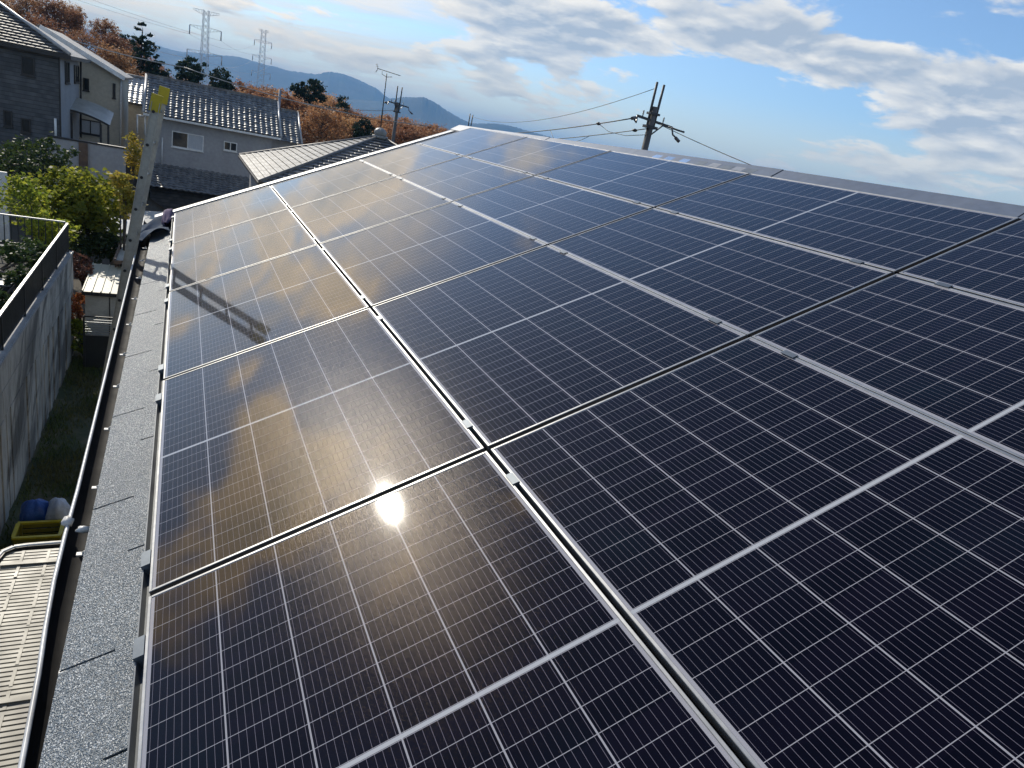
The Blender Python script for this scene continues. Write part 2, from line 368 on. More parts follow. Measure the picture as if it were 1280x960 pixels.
def wood_mat():
    m = bpy.data.materials.new('dark_siding'); m.use_nodes = True; nt = m.node_tree; b = nt.nodes['Principled BSDF']
    co = nt.nodes.new('ShaderNodeTexCoord').outputs['Object']; x, y, z = sep(nt, co)
    row = (z / .17).op('FLOOR'); fr = (z / .17).op('FRACT')
    n = noise(nt, comb(nt, x * .5 + row * 3.7, y * .5, row * 1.3), 4, 6)
    col = mix(nt, n.step(.3, .7), (.06, .064, .068), (.12, .124, .13))
    col = mix(nt, fr.lt(.07), col, (.015, .015, .016)); nt.links.new(col, b.inputs['Base Color']); b.inputs['Roughness'].default_value = .7
    bn = nt.nodes.new('ShaderNodeBump'); bn.inputs['Distance'].default_value = .02; nt.links.new(fr.v, bn.inputs['Height']); nt.links.new(bn.outputs[0], b.inputs['Normal'])
    return m
M['siding'] = wood_mat()
def wall_mat():
    m = bpy.data.materials.new('stained_retaining_concrete'); m.use_nodes = True; nt = m.node_tree; b = nt.nodes['Principled BSDF']
    co = nt.nodes.new('ShaderNodeTexCoord').outputs['Object']; x, y, z = sep(nt, co)
    n = noise(nt, comb(nt, 0.0, y * 1.1, z * .35), 2.2, 8, .65)
    col = mix(nt, n.step(.32, .66), (.25, .235, .20), (.46, .43, .37))
    st = noise(nt, comb(nt, 2.0, y * .55 - z * .55, z * .35), 1.4, 7, .62, .6).step(.47, .60)
    col = mix(nt, st * .9, col, (.085, .08, .07))
    dr = noise(nt, comb(nt, 1.0, y * 6.0, z * .25), 1.6, 4).step(.55, .75)
    col = mix(nt, dr * .6, col, (.14, .133, .118))
    nt.links.new(col, b.inputs['Base Color']); b.inputs['Roughness'].default_value = .88
    bn = nt.nodes.new('ShaderNodeBump'); bn.inputs['Strength'].default_value = .5; bn.inputs['Distance'].default_value = .02
    nt.links.new(noise(nt, co, 9, 8).v, bn.inputs['Height']); nt.links.new(bn.outputs[0], b.inputs['Normal'])
    return m
M['retain'] = wall_mat()
M['yard'] = mat('yard_ground', (.05, .06, .022), .95, c2=(.12, .105, .055), nscale=1.6, bump=.8, bscale=14)
M['grass'] = leafmat('grass_blades', (.06, .09, .02), (.11, .13, .035), (.14, .12, .05), .3)
M['autumn'] = leafmat('autumn_leaves', (.30, .14, .070), (.40, .22, .115), (.20, .10, .055), .5)
M['autumn_pale'] = leafmat('autumn_leaves_pale', (.42, .21, .10), (.46, .26, .13), (.28, .12, .06), .5)
M['pine'] = leafmat('pine_needles', (.024, .045, .024), (.045, .07, .036), (.016, .028, .016), .2)
M['loquat'] = leafmat('broad_leaves', (.14, .20, .025), (.50, .48, .05), (.07, .11, .018), .6)
M['yellowleaf'] = leafmat('yellow_leaves', (.50, .34, .05), (.38, .32, .05), (.16, .17, .03), .5)
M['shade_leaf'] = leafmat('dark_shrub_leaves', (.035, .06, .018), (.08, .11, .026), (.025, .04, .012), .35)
M['redleaf'] = leafmat('red_leaves', (.30, .06, .03), (.34, .14, .05), (.16, .035, .02), .4)
M['brownleaf'] = leafmat('brown_leaves', (.12, .045, .035), (.17, .075, .05), (.08, .035, .025), .3)
M['hill'] = mat('distant_wooded_hill', (.030, .042, .024), .95, c2=(.055, .050, .030), nscale=.004, nlo=.3, nhi=.7)
M['terrain'] = mat('terrain_soil', (.055, .045, .028), .95, c2=(.085, .065, .04), nscale=.2)

# ------------------------------------------------------------------ ground and far terrain
def smooth(t): t = max(0, min(1, t)); return t * t * (3 - 2 * t)
def hgt(x, y):
    h = 0.0
    h += 2.2 * smooth((-2.6 - x) / 3.5 * 0 + (y - 26) / 8) * smooth((-1.2 - x) / 2.5)
    h += 4.2 * smooth((y - 55) / 40) * smooth((2 - x) / 14)
    h += 1.2 * smooth((y - 50) / 30)
    if y > 700: h -= 10 * smooth((y - 700) / 900)
    return h
g = MB()
xs = [-12000, -5000, -2000, -800, -300, -120, -70] + [-45 + 3 * i for i in range(32)] + [60, 80, 120, 200, 400, 900, 2500, 6000, 12000]
ys = [-9000, -2000, -400, -80, -20, 0] + [5 + 3 * i for i in range(38)] + [130, 160, 220, 350, 700, 1100, 1600, 2500, 4500, 7500, 12000]
g.grid([[(x, y, hgt(x, y) - .02) for x in xs] for y in ys])
tag(g.build('ground', M['terrain']), kind='structure')
g = MB(); g.grid([[(-2.3 + .15 * i, -6 + .35 * j, .012 * math.sin(i * 2.1 + j) + .012 * math.cos(j * 1.7)) for i in range(18)] for j in range(90)])
tag(g.build('yard_ground', M['yard']), kind='structure')
g = MB(); WX = -2.221
g.grid([[(-14 + .735 * i if i < 16 else -2.28, -6 + .6 * j, 2.5 + .03 * math.sin(i * 1.3 + j * .8) - (0 if i else 3)) for i in range(17)] for j in range(40)])
g.quad((-2.28, 17.4, 2.5), (-14, 17.4, 2.5), (-14, 17.4, -.1), (-2.28, 17.4, -.1))
tag(g.build('garden_ground', M['soil']), kind='structure')
# far hills: a real ridge about five kilometres away, and a nearer dark one below it
def hills(name, prof, dist, depth, zb, seed):
    rr = random.Random(seed); mb = MB(); rows = []
    az = np.interp(np.linspace(0, 1, 240), np.linspace(0, 1, len(prof)), [p[0] for p in prof])
    el = np.interp(az, [p[0] for p in prof], [p[1] for p in prof])
    for k, (dd, hh) in enumerate(((-1, 0), (-.75, .22), (-.5, .46), (-.28, .70), (-.12, .88), (0, 1), (.5, .5), (1, 0))):
        row = []
        for i in range(240):
            d = dist + dd * depth; spur = (math.sin(i * .16 + k * .8) + math.sin(i * .07 - k * .5)) * .03
            top = CAM[2] + dist * math.tan(R(el[i])) + rr.uniform(-2.5, 2.5) * dist / 5000
            z = zb + (top - zb) * max(0, hh + (spur if 0 < k < 5 else 0))
            row.append((d * math.sin(R(az[i])), d * math.cos(R(az[i])), z))
        rows.append(row)
    mb.grid(rows); return tag(mb.build(name, M['hill']), kind='structure')
hills('hills', [(-40, 1.2), (-25, 1.9), (-8, 1.8), (-2.5, 1.95), (-.8, 1.76), (1.7, 2.08), (3.5, 2.33), (5.2, 2.21), (7.1, 2.15), (8.8, 2.3), (9.8, 2.70), (10.8, 2.74), (12, 2.55), (13.2, 2.27), (14.2, 1.75), (15.1, 1.9),
                (16.9, 2.05), (17.8, 1.9), (18.8, 1.65), (19.8, 1.4), (20.8, 1.2), (22.5, 1.25), (24, 1.2), (25.3, 1.1), (27.2, .95), (30, .6), (36, .3), (60, .2)], 5400, 1500, -20, 3)
hills('hills', [(8, .3), (12, 1.2), (14.2, 1.5), (15.1, 2.0), (16, 2.18), (16.9, 2.36), (17.8, 2.15), (18.8, 1.72), (19.8, 1.42), (20.8, 1.2), (22.7, 1.60), (24, 1.62), (25.3, 1.52), (27.2, 1.42), (29, 1.0), (33, .4), (40, .1)], 4300, 900, -20, 9)

# ------------------------------------------------------------------ our house: roof, ridge, gutter
TH = R(25); CT, ST = math.cos(TH), math.sin(TH); ZE = 5.5
def roof(u, v, h=0.0): return (u * CT - h * ST, v, ZE + u * ST + h * CT)
house = thing('house', 'grey shingled house roof under the solar panels in the foreground', 'house', (0, 0, 0))
RH = -.105; V0, V1 = -7.0, 8.0; UT = 4.02
mb = MB()
a = [roof(-.27, V0, RH - .012), roof(UT, V0, RH - .012), roof(UT, V1, RH - .012), roof(-.27, V1, RH - .012)]
mb.slab(a, .10)
def piece(u0, u1, v0, v1, h0, h1, t=.006):      # one shingle: its lower edge sits higher, on the course below
    mb.hexa([roof(u0, v0, h0 - t), roof(u1, v0, h1 - t), roof(u1, v1, h1 - t), roof(u0, v1, h0 - t), roof(u0, v0, h0), roof(u1, v0, h1), roof(u1, v1, h1), roof(u0, v1, h0)])
us = [-.29, -.13] + [-.13 + .18 * i for i in range(1, 24)]
us[-1] = UT
for i in range(len(us) - 1):
    v = V0 - .45 + (.12, .62, .33, .80)[i % 4] - .9
    while v < V1:
        v1 = min(v + .905, V1); v0 = max(v, V0)
        if v1 - v0 > .03: piece(us[i], us[i + 1] + .02, v0 + .0022, v1 - .0022, RH + .006 + rnd.uniform(0, .0012), RH - .006)
        v += .91
rf = mb.build('roof', M['shingle'], house)
mb = MB()                                       # the slope on the far side of the ridge
rt = roof(UT, 0, RH)
XR, ZR = rt[0], rt[2]
mb.slab([(XR, V0, ZR - .01), (XR + 4.2, V0, ZR - 1.96), (XR + 4.2, V1, ZR - 1.96), (XR, V1, ZR - .01)], .1)
mb.build('roof', M['shingle'], house)
vc = [-7.0, -5.2, -3.4, -1.7, .05, 1.65, 3.35, 5.1, 6.7, 8.02]
for i in range(len(vc) - 1):                    # ridge cap pieces
    mb = MB(); y0, y1 = vc[i] + .006, vc[i + 1] - .006; e = .003 * (i % 2)
    pa = [roof(UT - .155, 0, -.085 + e), roof(UT - .15, 0, -.030 + e), roof(UT + .005, 0, -.008 + e)]
    pb = [(XR + .05, 0, pa[2][2] - .012), (XR + .19, 0, pa[2][2] - .11)]
    prof = pa + pb
    zo = lambda yy: -.045 * smooth((yy - 1.5) / 6.5)
    mb.grid([[(p[0], yy, p[2] + zo(yy)) for p in prof] for yy in (y0, y1)], sm=False)
    mb.grid([[(p[0], yy, p[2] + zo(yy) - .012) for p in prof][::-1] for yy in (y0, y1)], sm=False)
    for yy in (y0, y1): mb.poly([(p[0], yy, p[2] + zo(yy)) for p in prof] + [(p[0], yy, p[2] + zo(yy) - .012) for p in prof][::-1])
    mb.build('ridge_cap', M['ridge'], house)
for i, v in enumerate((3.20, 2.99, 2.82, 2.62, 2.42, 2.26, 2.12, 2.0, 1.88)):  # added plates standing in for gleams reflected along the ridge cap
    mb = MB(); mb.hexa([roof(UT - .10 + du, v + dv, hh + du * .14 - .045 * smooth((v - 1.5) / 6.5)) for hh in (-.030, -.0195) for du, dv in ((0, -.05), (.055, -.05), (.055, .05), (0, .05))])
    mb.build('glint_plate', M['glint_metal'] if i < 4 else M['frame'] if i % 2 else M['clampgrey'], house)
mb = MB()                                       # rake trim at the far gable
for u0, u1, mtx, dh in ((-.29, UT, 'rake', 0),):
    mb.hexa([roof(u0, V1 - .02, RH - .15), roof(u1, V1 - .02, RH - .15), roof(u1, V1 + .03, RH - .15), roof(u0, V1 + .03, RH - .15),
             roof(u0, V1 - .02, RH + .022), roof(u1, V1 - .02, RH + .022), roof(u1, V1 + .03, RH + .022), roof(u0, V1 + .03, RH + .022)])
mb.build('rake_trim', M['iron'], house)
mb = MB()
for i in range(9):
    u0, u1 = -.28 + i * .478, -.28 + (i + 1) * .478 - .008
    mb.hexa([roof(u, v, h) for h in (RH + .004, RH + .024) for u, v in ((u0, V1 - .17), (min(u1, UT), V1 - .17), (min(u1, UT), V1 - .025), (u0, V1 - .025))])
mb.build('rake_flashing', M['galv'], house)
mb = MB()                                       # walls and soffit
mb.box(.12, 7.1, V0 + .5, V1 - .55, -.05, 4.95)
mb.build('wall', M['beige_wall'], house)
mb = MB(); mb.box(-.20, .12, V0, V1, 5.02, 5.10); mb.box(-.225, -.20, V0, V1, 5.02, 5.24); mb.build('fascia', M['iron'], house)
for yy in (V0 + .5, V1 - .55):
    mb = MB(); mb.poly([(.12, yy, 4.95), (7.1, yy, 4.95), (XR + .02, yy, ZR - .16)]); mb.slab([(.12, yy, 4.95), (7.1, yy, 4.95), (XR + .02, yy, ZR - .16)], .1); mb.build('gable_wall', M['beige_wall'], house)
# gutter: half-round trough that sags slightly near the camera, pale outer lip
GY = [-7.0, -1.2, -.35, 0.0, .2, .45, .75, 1.1, 3.7, 6.35, 8.0]
GX = [-.262, -.262, -.266, -.278, -.290, -.300, -.303, -.300, -.317, -.333, -.342]
mb = MB(); mo = MB(); rows = []; rows2 = []
for x, y in zip(GX, GY):
    r = .055; cx = x + r; ring = [(cx - r * math.cos(math.pi * k / 8), y, 5.248 - r * 1.15 * math.sin(math.pi * k / 8)) for k in range(9)]
    rows.append(ring); rows2.append([(p[0] + (.004 if k < 4 else -.004) * -1, y, p[2] - .005) for k, p in enumerate(ring)])
mb.grid(rows); mb.grid([q[::-1] for q in rows2])
gut = mb.build('gutter', M['gutter'], house)
mb = MB(); mb.tube([(x, y, 5.252) for x, y in zip(GX, GY)], .0078, 8); mb.build('gutter_lip', M['gutter_lip'], gut)
for y in (-1.15, -.55, .0, .62, 1.12, 1.72, 2.3, 2.85, 3.5, 4.2, 4.9, 5.6, 6.2, 6.9, 7.6):
    x = float(np.interp(y, GY, GX)); mb = MB()
    mb.box(x + .050, x + .092, y - .010, y + .010, 5.244, 5.249); mb.tube([(x + .07, y, 5.249), (x + .085, y, 5.262)], .006, 6)
    mb.build('gutter_bracket', M['clip'], gut)
mb = MB()                                       # the two white lumps of sealant at a joint
y = .83; x = float(np.interp(y, GY, GX))
mb.ball((x - .002, y, 5.262), .022, .030, .018, 8, 6, .25); mb.ball((x + .055, y - .05, 5.252), .026, .016, .014, 8, 6, .3); mb.build('joint_clip', M['clip'], gut)

# ------------------------------------------------------------------ solar panels
PITCH = 1.783; GAP = .015; GV = .023; PL = PITCH - GV
UC = [0.0, 1.154, 2.297, 3.083, 3.862]
def panel_proto(ncol, W, label):
    t = thing('solar_panel', label, 'solar panel', (0, 0, 0), 'solar panels on the roof')
    fr = MB(); fw, ft = .0095, .035
    def ring(x0, x1, y0, y1): fr.box(x0, x1, y0, y1, -ft, 0)
    ring(0, fw, 0, PL); ring(W - fw, W, 0, PL); ring(fw, W - fw, 0, fw); ring(fw, W - fw, PL - fw, PL)
    f = fr.build('frame', M['frame'], t)
    bv = f.modifiers.new('bevel', 'BEVEL'); bv.width = .0012; bv.segments = 1
    gs = MB(); gs.box(.004, W - .004, -GV + .001, -.001, -.034, -.003); gs.build('gap_shade_strip', M['rail_gap_shade'], t)  # black strip added in the gap between rows, in place of its shade
    ce = MB(); ce.hexa([(fw, fw, -.008), (W - fw, fw, -.008), (W - fw, PL - fw, -.008), (fw, PL - fw, -.008), (fw, fw, -.0022), (W - fw, fw, -.0022), (W - fw, PL - fw, -.0022), (fw, PL - fw, -.0022)])
    ce.build('cell_sheet', cell_mat('solar_cells', ncol, W, PL), t)
    return t
wide = panel_proto(6, UC[1] - GAP, 'x'); slim = panel_proto(4, UC[3] - UC[2] - GAP + .003, 'x')
colname = ['eave column beside the gutter', 'second column up from the gutter', 'third column up from the gutter', 'top column along the ridge']
rowname = ['nearest row at the bottom of the photo', 'second row from the camera', 'third row from the camera', 'fourth row from the camera', 'farthest row by the far gable']
used = set()
for c in range(4):
    for r in range(5):
        src = wide if c < 2 else slim; k = 'w' if c < 2 else 's'
        o = src if k not in used else copy_tree(src); used.add(k)
        o.location = roof(UC[c] + GAP / 2, (r - 1) * PITCH + GV / 2, 0); o.rotation_euler = (0, -TH, 0)
        o['label'] = '%s solar panel, %s, %s' % ('six cell wide' if c < 2 else 'narrow', colname[c].replace(' beside the gutter', ''), rowname[r].replace(' at the bottom of the photo', '').replace(' by the far gable', ''))
# rails under the seams, with the clamps that grip the frames
def rail(u, label, eave=False):
    t = thing('mounting_rail', label, 'mounting rail', roof(u, 0, RH), 'mounting rails under the panel seams')
    mb = MB(); v0, v1 = -PITCH - .05, 4 * PITCH + .05
    if eave:
        mb.hexa([roof(a, v, h) for h in (RH + .012, -.040) for a, v in ((u - .022, v0), (u + .004, v0), (u + .004, v1), (u - .022, v1))])
        mb.hexa([roof(a, v, h) for h in (-.040, -.010) for a, v in ((u - .022, v0), (u - .018, v0), (u - .018, v1), (u - .022, v1))])
    else:
        mb.hexa([roof(a, v, h) for h in (RH + .012, -.040) for a, v in ((u - .03, v0), (u + .03, v0), (u + .03, v1), (u - .03, v1))])
    mb.build('rail', M['edgerail'] if eave else M['rail_gap_shade'], t)
    for r in range(5):
        for dv in (.20, PITCH - .22):
            v = (r - 1) * PITCH + dv; mb = MB()
            if eave: mb.hexa([roof(a, b, h) for h in (-.046, .0015) for a, b in ((u - .0235, v - .04), (u + .006, v - .04), (u + .006, v + .04), (u - .0235, v + .04))])
            else:
                mb.hexa([roof(a, b, h) for h in (-.04, .004) for a, b in ((u - .006, v - .03), (u + .006, v - .03), (u + .006, v + .03), (u - .006, v + .03))])
                mb.hexa([roof(a, b, h) for h in (.0012, .0042) for a, b in ((u - .013, v - .03), (u + .013, v - .03), (u + .013, v + .03), (u - .013, v + .03))])
            mb.build('clamp', M['clampgrey'], t)
    return t
rail(0.0, 'pale aluminium edge rail along the eave side of the solar array', True)
rail(UC[1], 'black rail in the seam one panel up from the gutter side')
rail(UC[2], 'black rail in the middle seam where wide panels meet narrow ones')
rail(UC[3], 'black rail in the seam just below the top panel column')

# ------------------------------------------------------------------ ladder with cloth over the gutter
lad = thing('ladder', 'grey aluminium extension ladder with yellow rail caps leaning on the gutter', 'ladder', (-1.45, 5.6, 0))
d = Vector((-.046, 0, -.2965)).normalized() * .3
top = Vector((-.112, 0, 6.80))
for yr in (5.40, 5.80):
    mb = MB(); p0 = top + Vector((-.05 if yr < 5.6 else 0, yr, -.05 if yr < 5.6 else .02)); p1 = top + Vector((.035 if yr < 5.6 else 0, yr, 0)) + d * 22.9
    nrm = Vector((d.z, 0, -d.x)).normalized(); s_ = .012 if yr > 5.6 else -.012
    mb.bar(p0, p1, .006, .068, nrm)
    for e in (-1, 1): mb.bar(p0 + nrm * e * .032 + Vector((0, s_ * .9, 0)), p1 + nrm * e * .032 + Vector((0, s_ * .9, 0)), .024, .006, nrm)
    mb.build('rail', M['ladder'], lad)
    mb = MB(); mb.bar(p0 - d * .22, p0 + d * .28, .036, .092, nrm); mb.build('rail_cap', M['yellow'], lad)
    mb = MB(); mb.bar(p1 - d * .1, p1 + d * .15, .05, .10, nrm); mb.build('rubber_foot', M['black'], lad)
for i in range(22):
    p = top + d * (i + .45); mb = MB(); tw_ = -.05 + .085 * (i + .45) / 22.9; mb.tube([p + Vector((tw_, 5.385, 0)), p + Vector((0, 5.815, 0))], .015, 8); mb.build('rung', M['ladder'], lad)
    for yr in (5.383, 5.817):
        q = p + Vector((tw_ if yr < 5.6 else 0, yr, 0)); sg = -1 if yr < 5.6 else 1
        mb = MB(); mb.tube([q, q + Vector((0, sg * .005, 0))], .014, 8); mb.build('rung_plug', M['black'], lad)
def clothgrid(fn, n, m_):
    return [[fn(i / (n - 1), j / (m_ - 1)) for j in range(m_)] for i in range(n)]
def cloth_mesh(fn, n=26, m_=14, t=.012):
    P = clothgrid(fn, n, m_); mb = MB(); mb.grid(P); mb.grid([[(q[0], q[1], q[2] - t) for q in r][::-1] for r in P])
    B = [(P[0], 1), (P[-1], 1)]
    return mb
def drape(a, b):                                # a runs from the roof, over the gutter and down; b along the gutter
    if a < .5:
        k = a / .5; u = -.06 - .32 * k; y = 6.45 + (1.25 - .35 * k) * b + .05 * math.sin(a * 17 + b * 4)
        return roof(u - .03 * math.sin(b * 5), y, RH + .035 + .055 * math.sin(math.pi * k) * (.5 + .5 * math.sin(b * 9 + 1)) + .02 * math.sin(b * 17 + k * 5))
    k = (a - .5) / .5; y = 6.45 - .55 * k + (.9 - .15 * k) * b
    return (-.375 - .06 * k - .025 * math.sin(b * 12 + k * 2) * k, y, 5.305 + .03 * (1 - k) * math.sin(b * 11) - .62 * k * (1 - .35 * b))
tag(cloth_mesh(drape, 34, 22).build('dust_sheet', M['cloth']), 'dark blue cloth draped over the gutter beside the ladder', 'cloth')
def bunch(a, b):
    t = 2 * math.pi * b; r = .085 * math.sin(math.pi * min(max(a, .02), .98)) ** .6 * (1 + .22 * math.sin(3 * t + 5 * a) + .12 * math.sin(7 * t))
    p = roof(-.10 + .05 * a, 6.75 + .75 * a, RH + .085); return (p[0] + r * math.cos(t) * .8, p[1] + r * .5 * math.cos(t + 1), p[2] + r * math.sin(t) * .9)
tag(cloth_mesh(bunch, 16, 22, .004).build('work_jacket', M['mauve']), 'crumpled mauve garment on the shingles at the corner of the panels', 'garment')

# ------------------------------------------------------------------ alley: carport roof, crate, bags, wall, fence
cp = thing('carport_roof', 'cream ribbed translucent canopy roof below the gutter at lower left', 'canopy', (-.9, 3, 2.4))
mb = MB(); x0, x1, y0, y1, z = -1.40, -.02, -3.2, 5.02, 2.40
rows = []; y = y0 + .06
while y < y1 - .10:
    for dy, dz2 in ((0, 0), (.034, 0), (.038, -.009), (.047, -.009)): rows.append([(x0 + .04, y + dy, z + dz2), (x1, y + dy, z + .02 + dz2)])
    y += .051
mb.grid(rows, False); mb.grid([[(p[0], p[1], p[2] - .004) for p in r][::-1] for r in rows], False)
M['ribbed'] = mat('cream_polycarbonate', (.25, .23, .175), .5, c2=(.20, .18, .14), nscale=2)
mb.build('ribbed_sheet', M['ribbed'], cp)
mb = MB(); arc = [(x0, y0, z - .02)] + [(x0, y1 - .22, z - .02), (x0 + .03, y1 - .09, z - .02), (x0 + .11, y1 - .02, z - .02), (x0 + .22, y1, z - .02)] + [(x1, y1 + .04, z - .02)]
for a, b in zip(arc, arc[1:]): mb.bar(a, b, .06, .09)
mb.build('edge_frame', M['dark_metal'], cp)
mb = MB(); mb.tube([(p[0] + .005, p[1] - .005, p[2] + .042) for p in arc], .014, 8); mb.build('edge_trim', M['white_metal'], cp)
for bx in (-1.20, -.99):
    mb = MB()
    for i in range(34): mb.box(bx - .012, bx + .012, y0 + .2 + i * .235, y0 + .39 + i * .235, z + .003, z + .009)
    mb.build('batten', M['ribbed'], cp)
for by in (4.72, 2.95, 1.2):
    mb = MB(); mb.box(x0 + .05, x1, by - .02, by + .02, z + .012, z + .024); mb.build('cross_bar', M['ribbed'], cp)
for by in (4.7, -2.5):
    mb = MB(); mb.box(x0 + .02, x0 + .10, by - .04, by + .04, 0, z - .065); mb.build('post', M['dark_metal'], cp)

c = atZ(50, 672, 0); ct = (-1.69, 8.72, 0)
cr = thing('crate', 'yellow plastic crate on the grass by the canopy', 'crate', ct)
mb = MB(); W2, L2, H2, t2 = .29, .20, .26, .018
for zz in (0, .085, .17):
    for (xa, xb, ya, yb) in ((-W2, W2, -L2, -L2 + t2), (-W2, W2, L2 - t2, L2), (-W2, -W2 + t2, -L2 + t2, L2 - t2), (W2 - t2, W2, -L2 + t2, L2 - t2)):
        mb.box(ct[0] + xa, ct[0] + xb, ct[1] + ya, ct[1] + yb, zz + .01, zz + .068)
for sx in (-1, 1):
    for sy in (-1, 1): mb.box(ct[0] + sx * (W2 - .025) - .027, ct[0] + sx * (W2 - .025) + .027, ct[1] + sy * (L2 - .025) - .027, ct[1] + sy * (L2 - .025) + .027, 0, H2 - .003)
mb.box(ct[0] - W2 + t2, ct[0] + W2 - t2, ct[1] - L2 + t2, ct[1] + L2 - t2, .012, .03)
mb.build('body', M['crate'], cr)
mb = MB(); mb.bar((ct[0] - W2 - .01, ct[1] - L2 - .005, H2), (ct[0] + W2 + .01, ct[1] - L2 - .005, H2), .05, .03); mb.bar((ct[0] - W2 - .01, ct[1] + L2 + .005, H2), (ct[0] + W2 + .01, ct[1] + L2 + .005, H2), .05, .03)
mb.bar((ct[0] - W2, ct[1] - L2 + .02, H2), (ct[0] - W2, ct[1] + L2 - .02, H2), .05, .03); mb.bar((ct[0] + W2, ct[1] - L2 + .02, H2), (ct[0] + W2, ct[1] + L2 - .02, H2), .05, .03)
mb.build('rim', M['yellow'], cr)
def lump(c, rx, ry, rz, seed, k=28, m_=18):
    rr = random.Random(seed); ph = [rr.uniform(0, 6) for _ in range(6)]; P = []
    for i in range(m_ + 1):
        a = math.pi * i / m_; row = []
        for j in range(k + 1):
            t = 2 * math.pi * (j % k) / k
            q = 1 + math.sin(a) * (.10 * math.sin(2 * t + ph[0]) + .08 * math.sin(3 * t + 3 * a + ph[1]) + .06 * math.sin(5 * t - 2 * a + ph[2]) + .045 * math.sin(9 * t + 4 * a + ph[3]))
            row.append((c[0] + rx * q * math.sin(a) * math.cos(t), c[1] + ry * q * math.sin(a) * math.sin(t), max(c[2] + rz * q * math.cos(a), c[2] - rz * .8)))
        P.append(row)
    mb = MB(); mb.grid(P); return mb
b1 = atY(44, 634, 9.98); b2 = atY(66, 633, 9.9)
tag(lump((-1.80, 9.22, .22), .20, .20, .26, 3).build('tarpaulin_bundle', M['tarp']), 'crumpled blue tarpaulin bundle behind the yellow crate', 'tarpaulin')
tag(lump((-1.50, 9.16, .24), .18, .18, .28, 5).build('sack', M['sack']), 'pale bulging plastic sack behind the yellow crate', 'sack')

wl = thing('retaining_wall', 'stained grey concrete retaining wall beside the narrow grass alley', 'wall', (WX, 5, 0))
mb = MB(); y = -6.0
while y < 17.3:
    wd = rnd.uniform(.20, .34); e = min(y + wd, 17.4); dx_ = rnd.choice((0, 0, .012, .02)); mb.box(WX - .22, WX - dx_, y, e - .014, -.1, 1.68 + rnd.uniform(-.004, .004)); y += wd
mb.box(WX - .24, WX - .03, -6, 17.4, -.1, 2.55)
for k in range(2):
    y = -6 + (.6 if k else 0)
    while y < 17.3:
        e = min(y + 1.2, 17.4); mb.box(WX - .05, WX - .003 * (k + 1), y + .010, e - .010, 1.70 + k * .44, 2.13 + k * .44); y += 1.2
mb.build('concrete_face', M['retain'], wl)
mb = MB(); mb.box(WX - .20, WX + .012, -6, 17.4, 2.572, 2.61)
mb.build('coping', M['concrete_pale'], wl)

def fence(name, label, p, q, h, step, bar_r, railm, wall_z, closed=False):
    t = thing(name, label, 'fence', p, None); p, q = Vector(p), Vector(q); L = (q - p).length; n = int(L / step)
    mb = MB(); up = Vector((0, 0, 1)); mb.bar(p + up * h[0], q + up * h[1], .038, .03); mb.build('top_rail', railm, t)
    mb = MB(); mb.bar(p + up * .07, q + up * .07, .03, .03); mb.build('bottom_rail', M['iron'], t)
    mb = MB()
    for i in range(1, n):
        a = p + (q - p) * i / n; hh = h[0] + (h[1] - h[0]) * i / n; mb.bar(a + up * .085, a + up * (hh - .018), bar_r, bar_r)
    o = mb.build('balusters', M['iron'], t)
    if n > 100: o['kind'] = 'stuff'
    k = int(L / 1.9) + 1
    for i in range(k + 1):
        a = p + (q - p) * i / k; hh = h[0] + (h[1] - h[0]) * i / k; mb = MB(); mb.bar(a - up * .02, a + up * (hh - .02), .045, .045); mb.build('post', M['iron'], t)
    return t
fence('fence', 'black railing with bright top rail on the retaining wall', (WX - .09, -5.9, 2.611), (WX - .09, 17.25, 2.611), (.30, .68), .055, .016, M['railtop'], 0)
fence('fence', 'short black balustrade across the far end of the neighbour garden', (WX - .14, 17.3, 2.611), (-6.6, 17.3, 2.611), (.70, .74), .13, .018, M['galv'], 0)
mb = MB(); mb.box(-6.7, WX - .26, 17.22, 17.4, 2.2, 2.60)
tag(mb.build('garden_kerb', M['concrete_pale']), 'low pale concrete kerb under the garden balustrade', 'kerb')
tw = MB()
for i in range(230):                            # the glinting strip of wire along the coping
    y = -3 + i * .088; tw.tube([(WX + .004, y, 2.612), (WX + .004 + rnd.uniform(-.01, .012), y + .04, 2.640 + rnd.uniform(-.006, .012)), (WX + .004, y + .08, 2.612)], .004, 4, False)
tag(tw.build('edging_wire', M['railtop']), 'thin looped edging wire on top of the retaining wall', 'wire')

# grass in the alley
def blades(n, xr, yr, zf, seed, hs=(.05, .14)):
    rr = random.Random(seed); mb = MB()
    for _ in range(n):
        x = rr.uniform(*xr); y = rr.uniform(*yr); 
        if math.sin(x * 3.1 + y * 1.7) + math.sin(y * 2.3 - x * 1.1) + rr.uniform(-1.2, 1.2) < -.3: continue
        h = rr.uniform(*hs); a = rr.uniform(0, 6.28); wd = .012; z = zf(x, y); lx, ly = rr.uniform(-.05, .05), rr.uniform(-.05, .05)
        mb.poly([(x - wd * math.cos(a), y - wd * math.sin(a), z), (x + wd * math.cos(a), y + wd * math.sin(a), z), (x + lx, y + ly, z + h)])
    return mb
tag(blades(26000, (-2.18, .05), (4.5, 17.5), lambda x, y: .0, 3).build('grass', M['grass']), 'short dark grass on the alley floor', 'grass', kind='stuff')

